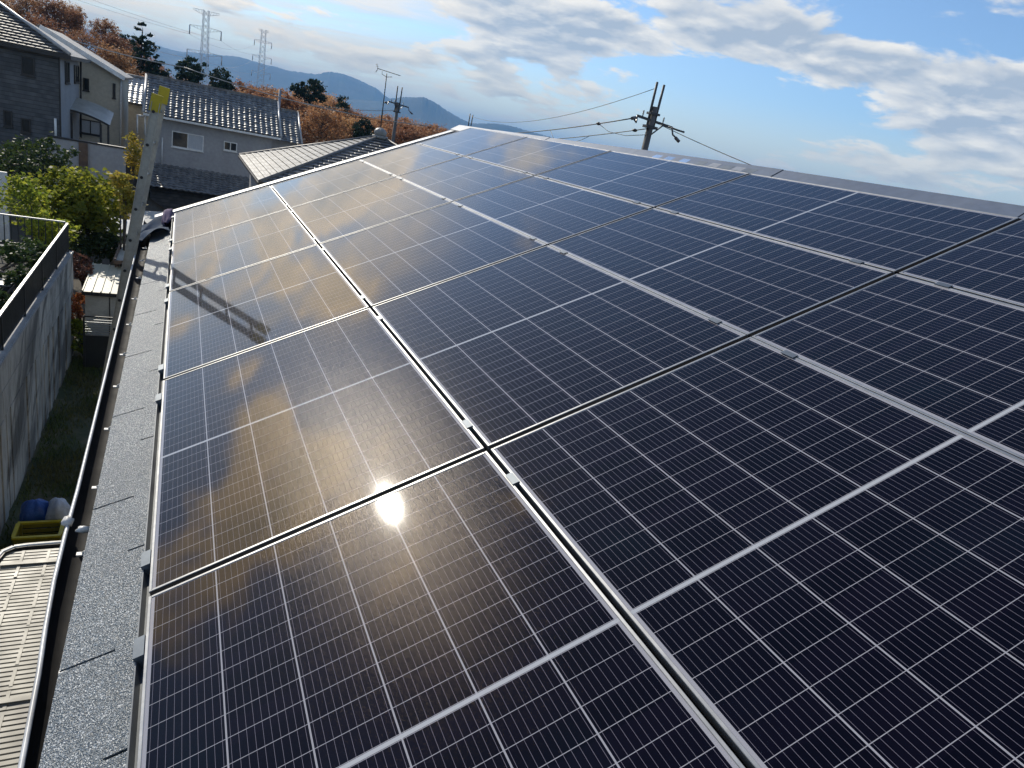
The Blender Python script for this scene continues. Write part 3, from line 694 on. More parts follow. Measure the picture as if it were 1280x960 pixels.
# ------------------------------------------------------------------ vegetation
def crown_mb(blobs, nclump, nleaf, size, seed, spread=.42, flat=1.0):
    """leaf faces in clumps through the volume of a few ellipsoids (cx, cy, cz, rx, ry, rz)"""
    rr = random.Random(seed); mb = MB(); tot = sum(b[3] * b[4] * b[5] for b in blobs)
    for b in blobs:
        k = max(2, int(nclump * b[3] * b[4] * b[5] / tot))
        for _ in range(k):
            while True:
                p = [rr.uniform(-1, 1) for _ in range(3)]; q = sum(t * t for t in p)
                if .12 < q < 1 and rr.random() < q ** .7: break
            c = [b[i] + p[i] * b[3 + i] for i in range(3)]; cr_ = spread * min(b[3:]) * rr.uniform(.5, 1.1)
            for _ in range(nleaf):
                e = [rr.gauss(0, .5) * cr_, rr.gauss(0, .5) * cr_, rr.gauss(0, .38) * cr_ * flat]
                s = size * rr.uniform(.6, 1.3); o = Vector((c[0] + e[0], c[1] + e[1], c[2] + e[2]))
                a = Vector((rr.gauss(0, 1), rr.gauss(0, 1), rr.gauss(0, .6))).normalized(); bb = a.orthogonal().normalized()
                bb.rotate(Matrix.Rotation(rr.uniform(0, 6.28), 3, a)); a *= s; bb *= s * .55
                mb.quad(o - a, o + bb, o + a, o - bb)
    return mb
def trunk_mb(h, r, branches, seed, z0=.35):
    rr = random.Random(seed); mb = MB()
    mb.tube([(0, 0, -.2), (rr.uniform(-.05, .05) * h * .3, 0, h * .35), (rr.uniform(-.1, .1), rr.uniform(-.1, .1), h * .7), (0, 0, h)], [r, r * .75, r * .5, r * .12], 7)
    for i in range(branches):
        t = z0 + (.92 - z0) * i / branches; a = rr.uniform(0, 6.28); L = h * .34 * (1.15 - t) + .4
        p = Vector((0, 0, h * t)); q = p + Vector((math.cos(a) * L * .5, math.sin(a) * L * .5, L * .35)); e = p + Vector((math.cos(a) * L, math.sin(a) * L, L * .75))
        mb.tube([p, q, e], [r * .38, r * .26, r * .06], 5)
    return mb
def tree_proto(name, cat, label, blobs, h, r, leaf, nclump, nleaf, size, seed, br=12, spread=.42, flat=1.0, group=None):
    t = thing(name, label, cat, (0, 0, 0), group)
    trunk_mb(h, r, br, seed).build('trunk', M['trunk'], t); crown_mb(blobs, nclump, nleaf, size, seed + 1, spread, flat).build('crown', leaf, t)
    return t
def autumn_blobs(h, wd, seed):
    rr = random.Random(seed); L = [(0, 0, h * .62, wd * .8, wd * .8, h * .30)]
    for i in range(7):
        a = i * .9 + rr.uniform(-.3, .3); q = rr.uniform(.35, .75) * wd; L.append((q * math.cos(a), q * math.sin(a), h * rr.uniform(.42, .86), wd * rr.uniform(.28, .45), wd * rr.uniform(.28, .45), h * rr.uniform(.10, .17)))
    return L
GT = 'autumn trees of the wood behind the houses'
ap = []
for i in range(5):
    h = (9.0, 8.4, 9.6, 8.0, 8.8)[i]; wd = (2.9, 3.2, 2.6, 2.7, 3.4)[i]
    ap.append((tree_proto('autumn_tree', 'tree', 'x', autumn_blobs(h, wd, i + 3), h * .9, .16, M['autumn_pale'] if i in (1, 3) else M['autumn'], 190, 46, .115, 40 + i * 5, 26, group=GT), h))
usedp = [False] * 5
def skyline(az):                                # elevation of the wood's top against the sky, degrees
    return float(np.interp(az, [-16, -12, -8, -6, -3.5, -2, 0, 3, 5, 7, 9, 11, 13, 15, 17, 18.5, 20, 21.5], [3.4, 3.0, 2.9, 2.75, 1.1, .8, .55, .45, 1.1, 1.55, 1.65, 1.2, .65, .95, 1.15, .95, .6, .2]))
rows = [(98, 19, .0, 'back'), (84, 18, -.25, 'middle'), (70, 18, -.6, 'front')]
ordn = ['first', 'second', 'third', 'fourth', 'fifth', 'sixth', 'seventh', 'eighth', 'ninth', 'tenth', 'eleventh', 'twelfth', 'thirteenth', 'fourteenth', 'fifteenth', 'sixteenth', 'seventeenth', 'eighteenth', 'nineteenth', 'twentieth']
tr = random.Random(11)
for dist, n, de, rn in rows:
    for i in range(n):
        az = -15.5 + 36.5 * (i + .5) / n + tr.uniform(-.45, .45); d_ = dist + tr.uniform(-4, 4)
        x, y = d_ * math.sin(R(az)), d_ * math.cos(R(az)); topz = CAM[2] + d_ * math.tan(R(skyline(az) + de + tr.uniform(-.18, .10)))
        k = tr.choice((1, 3, 3, 0, 1)) if az > 1 else tr.choice((0, 2, 4, 4, 2)); pr, h0 = ap[k]
        if not usedp[k]: o = pr; usedp[k] = True
        else: o = copy_tree(pr)
        z0 = hgt(x, y); s = max(.55, (topz - z0) / h0); o.location = (x, y, z0); o.scale = (s * tr.uniform(.92, 1.15), s * tr.uniform(.92, 1.15), s); o.rotation_euler = (0, 0, tr.uniform(0, 6.28))
        o['label'] = '%s autumn tree, %s from the left in the %s row of the wood' % ('pale russet' if k in (1, 3) else 'rust brown', ordn[i], rn)
def conifer_blobs(h, wd, n, seed, top=.12):
    rr = random.Random(seed); L = []
    for i in range(n):
        t = i / (n - 1); z = h * (.28 + .68 * t); rad = wd * (1 - t) ** .8 + top
        for j in range(4 if t < .8 else 2):
            a = rr.uniform(0, 6.28); q = rad * rr.uniform(.35, .75); L.append((q * math.cos(a), q * math.sin(a), z + rr.uniform(-.2, .2), rad * .5, rad * .5, h * .035 + .1))
    return L
def pine_blobs(h, wd, seed):
    rr = random.Random(seed); L = [(0, 0, h * .80, wd * .6, wd * .6, h * .13)]
    for i in range(9):
        a = i * 2.4; t = rr.uniform(.45, .9); q = wd * rr.uniform(.3, .75); L.append((q * math.cos(a), q * math.sin(a), h * t, wd * rr.uniform(.3, .5), wd * rr.uniform(.3, .5), h * .07))
    return L
def place_tree(t, pxy, Y, hgt_ref):
    """stands a tree at depth Y with its top at the given pixel"""
    p = atY(pxy[0], pxy[1], Y); z0 = hgt(p[0], Y); s = (p[2] - z0) / hgt_ref; t.location = (p[0], Y, z0); t.scale = (s * (.95 if 'open branched' in t['label'] else .68),) * 2 + (s,)
t = tree_proto('pine_tree', 'tree', 'tall dark open branched conifer standing above the autumn wood behind the cream house', conifer_blobs(11, 3.3, 10, 5, .75), 10.4, .2, M['pine'], 330, 40, .19, 90, 18, .75, .55); place_tree(t, (178, 27), 74, 11.1)
t = tree_proto('pine_tree', 'tree', 'dark bushy conifer partly hidden at left of the tall open conifer', pine_blobs(9, 2.3, 6), 8.4, .16, M['pine'], 110, 40, .16, 96, 10, .5, .7); place_tree(t, (153, 37), 88, 9.2)
t = tree_proto('pine_tree', 'tree', 'round topped dark pine in front of the larger pylon', pine_blobs(9, 2.7, 8), 8.4, .17, M['pine'], 150, 44, .16, 101, 10, .5, .7); place_tree(t, (238, 60), 70, 9.2)
t = tree_proto('pine_tree', 'tree', 'small rounded dark pine right of the larger pylon', pine_blobs(8, 2.0, 9), 7.5, .15, M['pine'], 120, 40, .15, 107, 10, .5, .7); place_tree(t, (277, 73), 68, 8.2)
t = tree_proto('pine_tree', 'tree', 'dark evergreen among pale russet trees left of the blue mountain slope', pine_blobs(8, 1.9, 12), 7.5, .15, M['pine'], 120, 40, .15, 113, 10, .5, .7); place_tree(t, (398, 90), 78, 8.2)
t = tree_proto('pine_tree', 'tree', 'low dark evergreen behind and left of the tall russet tree tips', pine_blobs(7, 2.0, 14), 6.5, .15, M['pine'], 100, 40, .15, 117, 10, .5, .7); place_tree(t, (378, 93), 80, 7.2)
t = tree_proto('pine_tree', 'tree', 'small flat topped pine right of the dark evergreen pair', pine_blobs(7, 1.5, 16), 6.5, .12, M['pine'], 80, 34, .13, 121, 10, .5, .6); place_tree(t, (431, 109), 76, 7.2)
t = tree_proto('pine_tree', 'tree', 'dense dark green tree behind the television antenna mast', pine_blobs(7, 2.2, 18), 6.5, .15, M['pine'], 140, 44, .16, 127, 10, .5, .8); place_tree(t, (458, 140), 62, 7.3)

def bush(name, label, blobs, leaf, nclump, nleaf, size, seed, base, cat='bush', group=None):
    t = thing(name, label, cat, base, group); rr = random.Random(seed); mb = MB()
    for i in range(7):
        b = blobs[i % len(blobs)]; mb.tube([base, lerp(base, b[:3], .5), (b[0] + rr.uniform(-.3, .3) * b[3], b[1] + rr.uniform(-.3, .3) * b[4], b[2] + rr.uniform(-.2, .5) * b[5])], [.035, .022, .008], 5)
    mb.build('stem', M['trunk'], t); crown_mb(blobs, nclump, nleaf, size, seed, .5).build('foliage', leaf, t); return t
def bl(x, y, Y, rx, rz, ry=None): p = atY(x, y, Y); return (p[0], p[1], p[2], rx, ry or rx, rz)
bush('loquat_bush', 'big yellow green broad leaved bush behind the garden railing', [bl(100, 238, 22, .85, .6), bl(70, 232, 22.4, .6, .55), bl(135, 248, 21.6, .6, .6), bl(95, 262, 21.5, .9, .55), bl(60, 262, 21.4, .5, .5), bl(130, 275, 21.3, .55, .45), bl(85, 218, 22.6, .35, .3)], M['loquat'], 230, 22, .085, 201, (-2.6, 22, 1.6))
bush('golden_shrub', 'golden yellow leaved shrub just left of the ladder', [bl(158, 236, 20.6, .32, .42), bl(160, 256, 20.4, .30, .35), bl(150, 226, 20.9, .25, .25)], M['yellowleaf'], 70, 20, .06, 207, (-1.4, 20.6, .8))
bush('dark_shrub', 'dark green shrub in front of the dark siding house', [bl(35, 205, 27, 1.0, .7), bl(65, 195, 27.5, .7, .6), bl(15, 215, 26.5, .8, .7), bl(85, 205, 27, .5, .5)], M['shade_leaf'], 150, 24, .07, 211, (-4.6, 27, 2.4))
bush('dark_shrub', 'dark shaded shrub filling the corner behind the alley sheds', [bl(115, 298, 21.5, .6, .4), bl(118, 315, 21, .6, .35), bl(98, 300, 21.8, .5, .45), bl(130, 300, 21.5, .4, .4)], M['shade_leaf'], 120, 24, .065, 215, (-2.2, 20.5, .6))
bush('tall_shrub', 'slim yellow leaved shrub at the end of the grey garden wall', [bl(169, 188, 30, .36, .75), bl(170, 205, 30, .38, .5)], M['yellowleaf'], 60, 20, .06, 219, (-1.75, 30, 2.0))
bush('red_shrub', 'red orange leaved shrub at the end of the retaining wall', [bl(97, 378, 17.2, .16, .22), bl(95, 392, 17.1, .15, .2)], M['redleaf'], 40, 18, .04, 223, (-1.95, 17.2, 0))
bush('green_shrub', 'small bright green shrub below the red leaved one', [bl(97, 412, 16.9, .18, .26), bl(99, 432, 16.8, .15, .2)], M['loquat'], 45, 18, .05, 227, (-1.92, 16.9, 0))
bush('brown_shrub', 'low brown leaved shrub between the cream shed and the retaining wall', [bl(100, 338, 18.6, .26, .22), bl(97, 325, 19, .25, .2)], M['brownleaf'], 60, 20, .045, 229, (-2.0, 18.6, .3))
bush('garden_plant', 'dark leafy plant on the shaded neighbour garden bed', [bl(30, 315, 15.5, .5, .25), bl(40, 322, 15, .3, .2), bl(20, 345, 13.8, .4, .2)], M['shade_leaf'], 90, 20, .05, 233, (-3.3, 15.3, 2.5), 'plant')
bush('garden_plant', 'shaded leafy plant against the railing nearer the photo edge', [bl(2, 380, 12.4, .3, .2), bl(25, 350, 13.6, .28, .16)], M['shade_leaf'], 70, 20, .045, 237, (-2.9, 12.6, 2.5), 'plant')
bush('roadside_shrub', 'yellow green leaves growing behind the short garden balustrade', [bl(55, 282, 18.6, .45, .4), bl(75, 288, 18.3, .35, .35), bl(30, 250, 19.5, .5, .6)], M['loquat'], 110, 20, .06, 241, (-3.0, 18.6, 1.2))
tb = thing('planter_tub', 'grey rectangular planter tub at the left edge of the garden', 'planter', atY(2, 345, 13.6))
p = atY(0, 345, 13.6); mb = MB()
mb.hexa([(p[0] - .5, p[1] - .16, 2.5), (p[0] + .14, p[1] - .16, 2.5), (p[0] + .14, p[1] + .16, 2.5), (p[0] - .5, p[1] + .16, 2.5), (p[0] - .55, p[1] - .19, 2.72), (p[0] + .18, p[1] - .19, 2.72), (p[0] + .18, p[1] + .19, 2.72), (p[0] - .55, p[1] + .19, 2.72)])
mb.build('tub', M['iron'], tb); mb = MB()
for a, b in (((-.55, -.19), (.18, -.19)), ((.18, -.19), (.18, .19)), ((.18, .19), (-.55, .19))): mb.bar((p[0] + a[0], p[1] + a[1], 2.725), (p[0] + b[0], p[1] + b[1], 2.725), .035, .03)
mb.build('rim', M['galv'], tb)
mb = MB(); q = atY(0, 232, 24); mb.box(q[0] - 1.2, q[0] + .18, 24, 24.08, 1.2, q[2] + .42); tag(mb.build('white_panel', M['white_metal']), 'white board standing at the left edge beyond the balustrade', 'board')

# ------------------------------------------------------------------ alley end: sheds, gate, lean-to roof
def shed(label, x0, x1, y0, y1, zf, zb, wallm, roofm, nrib, edge):
    t = thing('storage_shed', label, 'shed', ((x0 + x1) / 2, y0, 0)); mb = MB()
    mb.hexa([(x0 + .05, y0 + .05, 0), (x1 - .05, y0 + .05, 0), (x1 - .05, y1 - .05, 0), (x0 + .05, y1 - .05, 0), (x0 + .05, y0 + .05, zf - .04), (x1 - .05, y0 + .05, zf - .04), (x1 - .05, y1 - .05, zb - .04), (x0 + .05, y1 - .05, zb - .04)])
    mb.build('wall', wallm, t); mb = MB()
    mb.slab([(x0, y0, zf), (x1, y0, zf), (x1, y1, zb), (x0, y1, zb)], .035); rf = mb.build('roof', roofm, t); mb = MB()
    for i in range(nrib + 1):
        x = x0 + (x1 - x0) * i / nrib; mb.bar((x, y0, zf + .012), (x, y1, zb + .012), .025, .03)
    mb.build('rib', roofm, rf); mb = MB(); mb.bar((x0 - .02, y0 - .015, zf - .04), (x1 + .02, y0 - .015, zf - .04), .03, .09); mb.build('eave_trim', edge, rf)
    mb = MB(); mb.box((x0 + x1) / 2 - .01, (x0 + x1) / 2 + .01, y0 + .035, y0 + .047, .1, zf - .12); mb.box((x0 + x1) / 2 + .05, (x0 + x1) / 2 + .08, y0 + .02, y0 + .047, .7, .85); mb.build('door_seam', M['dark_metal'], t)
    return t
M['shedcream'] = mat('cream_steel_sheet', (.55, .50, .36), .45, c2=(.48, .44, .32), nscale=3)
M['shedwall'] = mat('pale_shed_wall', (.52, .50, .43), .5, c2=(.42, .40, .34), nscale=3)
M['shedgrey'] = mat('grey_shed_wall', (.22, .21, .20), .6, c2=(.17, .16, .15), nscale=3)
pf = atZ(103, 364, 1.72); pb = atZ(114, 329, 1.86)
shed('cream ribbed roof storage shed beside our house, nearest of two', pf[0], pf[0] + 1.15, pf[1], pb[1], 1.72, 1.86, M['shedwall'], M['shedcream'], 6, M['dark_metal'])
pf = atZ(134, 289, 2.3); pb = atZ(139, 272, 2.6)
shed('small grey roofed storage shed farther along the alley', pf[0], pf[0] + .75, pf[1], pb[1], 2.3, 2.6, M['shedgrey'], M['galv'], 5, M['white_metal'])
pg = atZ(105, 452, 0)
gt = thing('garden_gate', 'low black slatted gate across the alley in front of the cream shed', 'gate', (-1.6, pg[1], 0)); gy = 16.2
zt = atY(106, 396, gy)[2]; zm = atY(106, 419, gy)[2]; gx0 = atY(105, 419, gy)[0]; mb = MB()
for x in (gx0, gx0 + .62, gx0 + 1.24): mb.box(x - .02, x + .02, gy - .02, gy + .02, 0, zt)
mb.box(gx0, gx0 + 1.24, gy - .015, gy + .015, zt, zt + .03); mb.box(gx0 + .02, gx0 + 1.22, gy - .014, gy + .014, zm - .03, zm); mb.build('gate_frame', M['iron'], gt); mb = MB()
for i in range(7): mb.box(gx0 + .022, gx0 + 1.22, gy - .008, gy + .008, zm + .03 + (zt - zm - .04) * i / 7, zm + .046 + (zt - zm - .04) * i / 7)
mb.build('slats', M['galv'], gt); mb = MB(); mb.box(gx0 + .022, gx0 + 1.22, gy - .006, gy + .006, .06, zm - .032); mb.build('lower_board', M['iron'], gt)
M['lean'] = mat('pale_corrugated_sheet', (.42, .40, .34), .4, c2=(.34, .32, .27), nscale=2)
ln = thing('lean_to_roof', 'pale corrugated lean-to roof with brown edge behind the ladder', 'canopy', (-.8, 19, 2.05))
ZL = 2.05; a, b = atZ(142, 326, ZL), atZ(164, 262, ZL); xe = a[0] + .02; y0, y1 = a[1], b[1]
mb = MB(); rows = []
for i in range(int((y1 - y0) / .11)):
    y = y0 + i * .11; rows.append([(xe + .03, y, ZL + .022 * math.cos(i * math.pi)), (3.4, y, ZL + .35 + .022 * math.cos(i * math.pi))])
mb.grid(rows, False); mb.grid([[(p[0], p[1], p[2] - .006) for p in r][::-1] for r in rows], False); mb.build('corrugated_sheet', M['lean'], ln)
mb = MB(); mb.bar((xe, y0 - .05, ZL), (xe, y1 + .05, ZL), .06, .10); mb.bar((xe, y0 - .04, ZL - .025), (3.4, y0 - .04, ZL + .325), .05, .09); mb.build('edge_board', M['rust'], ln)
for y in (y0 + .15, (y0 + y1) / 2, y1 - .15):
    mb = MB(); mb.box(xe, xe + .09, y - .045, y + .045, 0, ZL - .06); mb.build('post', M['rust'], ln)
mb = MB(); mb.box(.2, 3.3, y0 + .3, y1 - .2, 0, ZL); mb.build('wall', M['beige_wall'], ln)

# ------------------------------------------------------------------ neighbours' houses
def pantile(o, ud, vd, w_, l_, tw_, tl_, amp, style, nu=8):
    """tiled slope: o corner at the eave, ud along the eave, vd up the slope"""
    o, ud, vd = Vector(o), Vector(ud).normalized(), Vector(vd).normalized(); nn = ud.cross(vd).normalized()
    rj = random.Random(int(w_ * 100)); mb = MB(); nx = max(2, int(w_ / tw_)); ny = max(2, int(l_ / tl_)); tw2, tl2 = w_ / nx, l_ / ny
    for j in range(ny):
        sh = .5 if (style == 'slate' and j % 2) else 0
        for row_v in ((0, 1.0), ):
            P = []; jt = [rj.uniform(-.016, .016) if style == 'pan' else 0 for _ in range(nx + 2)]; js = rj.uniform(-.02, .02)
            for t, hh in ((0, 0), (0, 1), (1.06, .12)):
                r = []
                for i in range(nx * nu + 1):
                    f = (i / nu + sh) % 1.0
                    if style == 'pan': wv = (.5 - .5 * math.cos(2 * math.pi * f)) * amp; dip = -.18 * tl2 * math.sin(math.pi * f) if hh == 1 or t == 0 else 0
                    else: wv = 0 if .05 < f < .95 else -.012; dip = 0
                    h = wv + jt[min(int(i / nu), nx)] * (1 - t) * hh + (hh * (.05 if style == 'pan' else .055) if t == 0 else .004)
                    r.append(o + ud * (i / nu * tw2) + vd * ((j + t) * tl2 + dip) + nn * h)
                P.append(r)
            mb.grid(P[:2], False); mb.grid(P[1:], style == 'pan')
    return mb
def clip(ob, co, no):
    import bmesh
    bm = bmesh.new(); bm.from_mesh(ob.data); bmesh.ops.bisect_plane(bm, geom=bm.verts[:] + bm.edges[:] + bm.faces[:], plane_co=Vector(co) - sum((q.location for q in [ob.parent]), Vector()), plane_no=no, clear_outer=True)
    bm.to_mesh(ob.data); bm.free()
def window(parent, x0, x1, y, z0, z1, face='y', frame='dark_metal', split=1, glass='glass', half=None, fw=.05):
    """framed window, standing proud of a wall that faces -Y (face y) or +X (face x)"""
    def B(mb, a0, a1, b0, b1, c0, c1):
        if face == 'y': mb.box(a0, a1, y - c1, y - c0, b0, b1)
        else: mb.box(y + c0, y + c1, a0, a1, b0, b1)
    mb = MB(); B(mb, x0, x0 + fw, z0, z1, -.02, .05); B(mb, x1 - fw, x1, z0, z1, -.02, .05); B(mb, x0 + fw, x1 - fw, z1 - fw, z1, -.02, .05); B(mb, x0 + fw, x1 - fw, z0, z0 + fw, -.02, .05)
    for i in range(1, split): x = x0 + (x1 - x0) * i / split; B(mb, x - .025, x + .025, z0 + fw, z1 - fw, -.02, .04)
    f = mb.build('window', M[frame], parent)
    for i in range(split):
        a = x0 + (x1 - x0) * i / split + (fw if i == 0 else .026); b = x0 + (x1 - x0) * (i + 1) / split - (fw if i == split - 1 else .026)
        mb = MB(); B(mb, a, b, z0 + fw, z1 - fw, -.01, .015); mb.build('pane', M[half if (half and i == split - 1) else glass], f)
    mb = MB(); B(mb, x0 - .03, x1 + .03, z0 - .05, z0 - .002, -.02, .08); mb.build('sill', M[frame], f)
    return f
# house 1: dark siding, hip roof
h1 = thing('dark_house', 'dark siding two storey house with hipped tile roof at the left edge', 'house', (-8, 36, 1.5)); HX = -4.82
mb = MB(); mb.box(-12, HX - .03, 36, 36.25, 1.2, 7.02); mb.build('wall', M['siding'], h1)
mb = MB(); mb.box(-12, HX, 36.252, 42.6, 1.2, 7.0); mb.build('wall', M['grey_wall'], h1)
mb = MB(); mb.box(HX - .028, HX + .03, 35.96, 36.06, 1.2, 7.0); mb.build('corner_trim', M['dark_metal'], h1)
s1 = math.tan(R(27)); ex, ey = HX + .45, 35.55
ud, vd = (1, 0, 0), (0, math.cos(R(27)), math.sin(R(27)))
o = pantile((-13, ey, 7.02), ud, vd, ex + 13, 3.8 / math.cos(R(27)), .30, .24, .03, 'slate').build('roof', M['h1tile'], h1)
clip(o, (ex, ey, 7), (s1, s1, 0)); 
ridge_y = ey + 3.8; rz = 7.02 + 3.8 * s1; hx = ex - 3.8
def hipface(a, b, c, d_=None, t=.06):
    mb = MB(); pts = [a, b, c] + ([d_] if d_ else []); mb.slab(pts, t); return mb
hipface((ex, ey, 7.0), (ex, ey + 7.6, 7.0), (hx, ridge_y, rz - .02)).build('roof', M['slate'], h1)
hipface((ex, ey + 7.6, 7.0), (-13, ey + 7.6, 7.0), (-13, ridge_y, rz - .02), (hx, ridge_y, rz - .02)).build('roof', M['slate'], h1)
mb = MB(); mb.tube([(ex, ey, 7.08), (hx, ridge_y, rz + .06)], .075, 8); mb.tube([(hx, ridge_y, rz + .06), (-13, ridge_y, rz + .06)], .09, 8); mb.build('hip_ridge', M['pantile_pale'], h1)
mb = MB(); mb.box(-13, ex, ey - .03, ey, 6.86, 7.02); mb.box(ex, ex + .03, ey, ey + 7.6, 6.86, 7.02); mb.build('fascia', M['dark_metal'], h1)
mb = MB(); mb.box(-13, ex, ey, 36.2, 6.88, 6.93); mb.box(HX, ex, 36.2, ey + 7.6, 6.88, 6.93); mb.build('soffit', M['grey_wall'], h1)
for (xa, ya, xb, yb, sp) in ((26, 69, 44, 96, 1), (26, 147, 39, 167, 1), (4, 137, 16, 159, 1)):
    a, b = atY(xa, ya, 36), atY(xb, yb, 36); window(h1, a[0], b[0], 36, b[2], a[2], split=sp)
for (xa, xb, ya, yb) in ((80.5, 86, 76, 104), (92, 98, 81, 103)):
    a, b = atX(xa, ya, HX), atX(xb, yb, HX); window(h1, a[1], b[1], HX, b[2], a[2], 'x', 'dark_metal', 2)
mb = MB(); mb.tube([atY(69, 148, 35.9), atY(70, 178, 35.9)], .05, 8); mb.build('vent_pipe', M['white_metal'], h1)
mb = MB(); mb.tube([atX(101, 75, HX + .06), atX(101, 172, HX + .06)], .045, 6); mb.build('downpipe', M['dark_metal'], h1)
# house 2: cream, gable towards us
h2 = thing('cream_house', 'cream rendered house with a falling gable roof beside the dark siding house', 'house', (-4, 44, 1.5))
pa, pb = atY(97, 60, 44), atY(157, 97, 44); sl2 = (pb[2] - pa[2]) / (pb[0] - pa[0]); xw = atY(150, 100, 44)[0]
def roofz(x): return pb[2] + sl2 * (x - pb[0])
xr = -6.6
mb = MB(); mb.poly([(xw, 44, 1), (xw, 44, roofz(xw) - .05), (xr, 44, roofz(xr) - .05), (-10.2, 44, roofz(xw) - .05), (-10.2, 44, 1)][::-1]); mb.box(-10.2, xw, 44.004, 51, 1, roofz(xw) - .08); mb.build('wall', M['cream_wall'], h2)
mb = MB(); mb.slab([(pb[0], 43.55, pb[2]), (pb[0], 51.4, pb[2]), (xr, 51.4, roofz(xr)), (xr, 43.55, roofz(xr))], .14); mb.build('roof', M['slate'], h2)
mb = MB(); mb.slab([(xr, 43.55, roofz(xr)), (xr, 51.4, roofz(xr)), (xr * 2 - pb[0], 51.4, pb[2]), (xr * 2 - pb[0], 43.55, pb[2])], .14); mb.build('roof', M['slate'], h2)
mb = MB(); mb.bar((pb[0], 43.5, pb[2] - .07), (xr, 43.5, roofz(xr) - .07), .06, .22); mb.build('bargeboard', M['white_metal'], h2)
mb = MB(); mb.tube([(xw + .05, 43.95, roofz(xw) - .2), (xw + .05, 43.95, 1.5)], .05, 6); mb.build('downpipe', M['clip'], h2)
for (xa, ya, xb, yb) in ((104, 97, 111.5, 114), (141, 104, 144.5, 123)):
    a, b = atY(xa, ya, 44), atY(xb, yb, 44); window(h2, a[0], b[0], 44, b[2], a[2])
a, b = atY(100, 148, 44), atY(126, 170, 44); window(h2, a[0], b[0], 44, b[2], a[2], split=2, glass='curtain')
# porch canopy
pc = thing('porch_canopy', 'curved porch canopy on dark posts in front of the cream house', 'canopy', (-4, 39, 2.2))
a, b = atY(86, 138, 39.2), atY(137, 158, 39.2); mb = MB(); P = []
for i in range(11):
    t = i / 10; x = a[0] + (b[0] - a[0]) * t; z = a[2] + (b[2] - a[2]) * (t ** 1.9) + .05
    P.append([(x, 39.2, z), (x, 41.6, z + .5)])
mb.grid(P); mb.grid([[(p[0], p[1], p[2] - .05) for p in r][::-1] for r in P]); mb.build('roof_sheet', M['lean'], pc)
mb = MB()
for q0, q1 in zip(P, P[1:]): mb.bar((q0[0][0], 39.17, q0[0][2] - .03), (q1[0][0], 39.17, q1[0][2] - .03), .06, .09)
mb.build('edge_frame', M['dark_metal'], pc)
for x in (a[0] + .1, b[0] - .38, b[0] - .06):
    mb = MB(); mb.box(x - .045, x + .045, 39.2, 39.29, 1.5, b[2] + (.3 if x < -4.5 else .02)); mb.build('post', M['dark_metal'], pc)
# grey garden wall
gw = thing('garden_wall', 'grey rendered garden wall in front of the porch canopy', 'wall', (-3, 33, 2)); a, b = atY(83, 173, 33), atY(157, 186, 33)
mb = MB(); mb.box(a[0] - .6, b[0], 33, 33.18, .5, a[2] - .06); mb.build('face', M['grey_wall'], gw)
mb = MB(); mb.box(a[0] - .65, b[0] + .04, 32.96, 33.22, a[2] - .057, a[2] + .01); mb.build('coping', M['dark_metal'], gw)
mb = MB(); px_ = atY(104, 190, 32.9)[0]; mb.box(px_ - .16, px_ + .16, 32.9, 32.998, .5, a[2] - .06); mb.build('gate_pillar', M['rust'], gw)
# house 3: pale glazed tile roof seen between houses
h3 = thing('tile_roof_house', 'beige house with bright glazed tile roof between the cream house and the long tiled one', 'house', (-3, 52, 1))
a, b, e = atY(152, 126, 52), atY(186, 131, 52), atY(152, 94, 55)
mb = MB(); mb.box(-5.6, -1.2, 52.3, 58, .8, a[2] - .05); mb.build('wall', M['beige_wall'], h3)
vv = Vector((0, 3, e[2] - a[2])); pantile((-6, 52, a[2]), (1, 0, 0), vv, 5.0, vv.length, .3, .3, .05, 'pan').build('roof', M['pantile_pale'], h3)
mb = MB(); mb.slab([(-6, 55.0, e[2] - .02), (-1, 55.0, e[2] - .02), (-1, 58.6, a[2]), (-6, 58.6, a[2])], .1); mb.build('roof', M['pantile'], h3)
mb = MB(); mb.tube([(-6, 55, e[2] + .06), (-1, 55, e[2] + .06)], .13, 8); mb.build('ridge_tile', M['oldslate'], h3)
mb = MB(); mb.poly([(-1.2, 52.3, a[2] - .06), (-1.2, 58, a[2] - .06), (-1.2, 55, e[2] - .1)]); mb.slab([(-1.2, 52.3, a[2] - .06), (-1.2, 58, a[2] - .06), (-1.2, 55, e[2] - .1)], .1); mb.build('gable_wall', M['beige_wall'], h3)
mb = MB(); mb.box(-6, -1, 51.9, 51.98, a[2] - .10, a[2] - .02); mb.build('gutter', M['dark_metal'], h3)
# house 4: long glazed pantile roof
h4 = thing('long_tile_house', 'grey walled house with long glazed pantile roof behind the ladder top', 'house', (1.5, 42, 0)); Y4 = 42.0
el4 = atY(179, 139, 41.5); tl4 = atY(183, 93, 44.6); er4 = atY(351, 176, 41.5)
mb = MB(); mb.box(-1.45, 4.75, Y4, 49, 0, 4.92); mb.build('wall', M['grey_wall'], h4)
vv = Vector((0, tl4[1] - el4[1], tl4[2] - el4[2])); W4 = er4[0] - el4[0]
pantile((el4[0], el4[1], 5.0), (1, 0, 0), vv, W4, vv.length, .28, .235, .06, 'pan').build('roof', M['pantile'], h4)
rz4 = 5.0 + vv.z
mb = MB(); mb.slab([(el4[0], 44.6, rz4 - .02), (el4[0] + W4, 44.6, rz4 - .02), (el4[0] + W4, 49.8, 4.6), (el4[0], 49.8, 4.6)], .1); mb.build('roof', M['pantile'], h4)
mb = MB(); mb.bar((el4[0] - .02, 44.6, rz4 + .06), (el4[0] + W4 + .02, 44.6, rz4 + .06), .22, .14); mb.build('ridge_tile', M['oldslate'], h4)
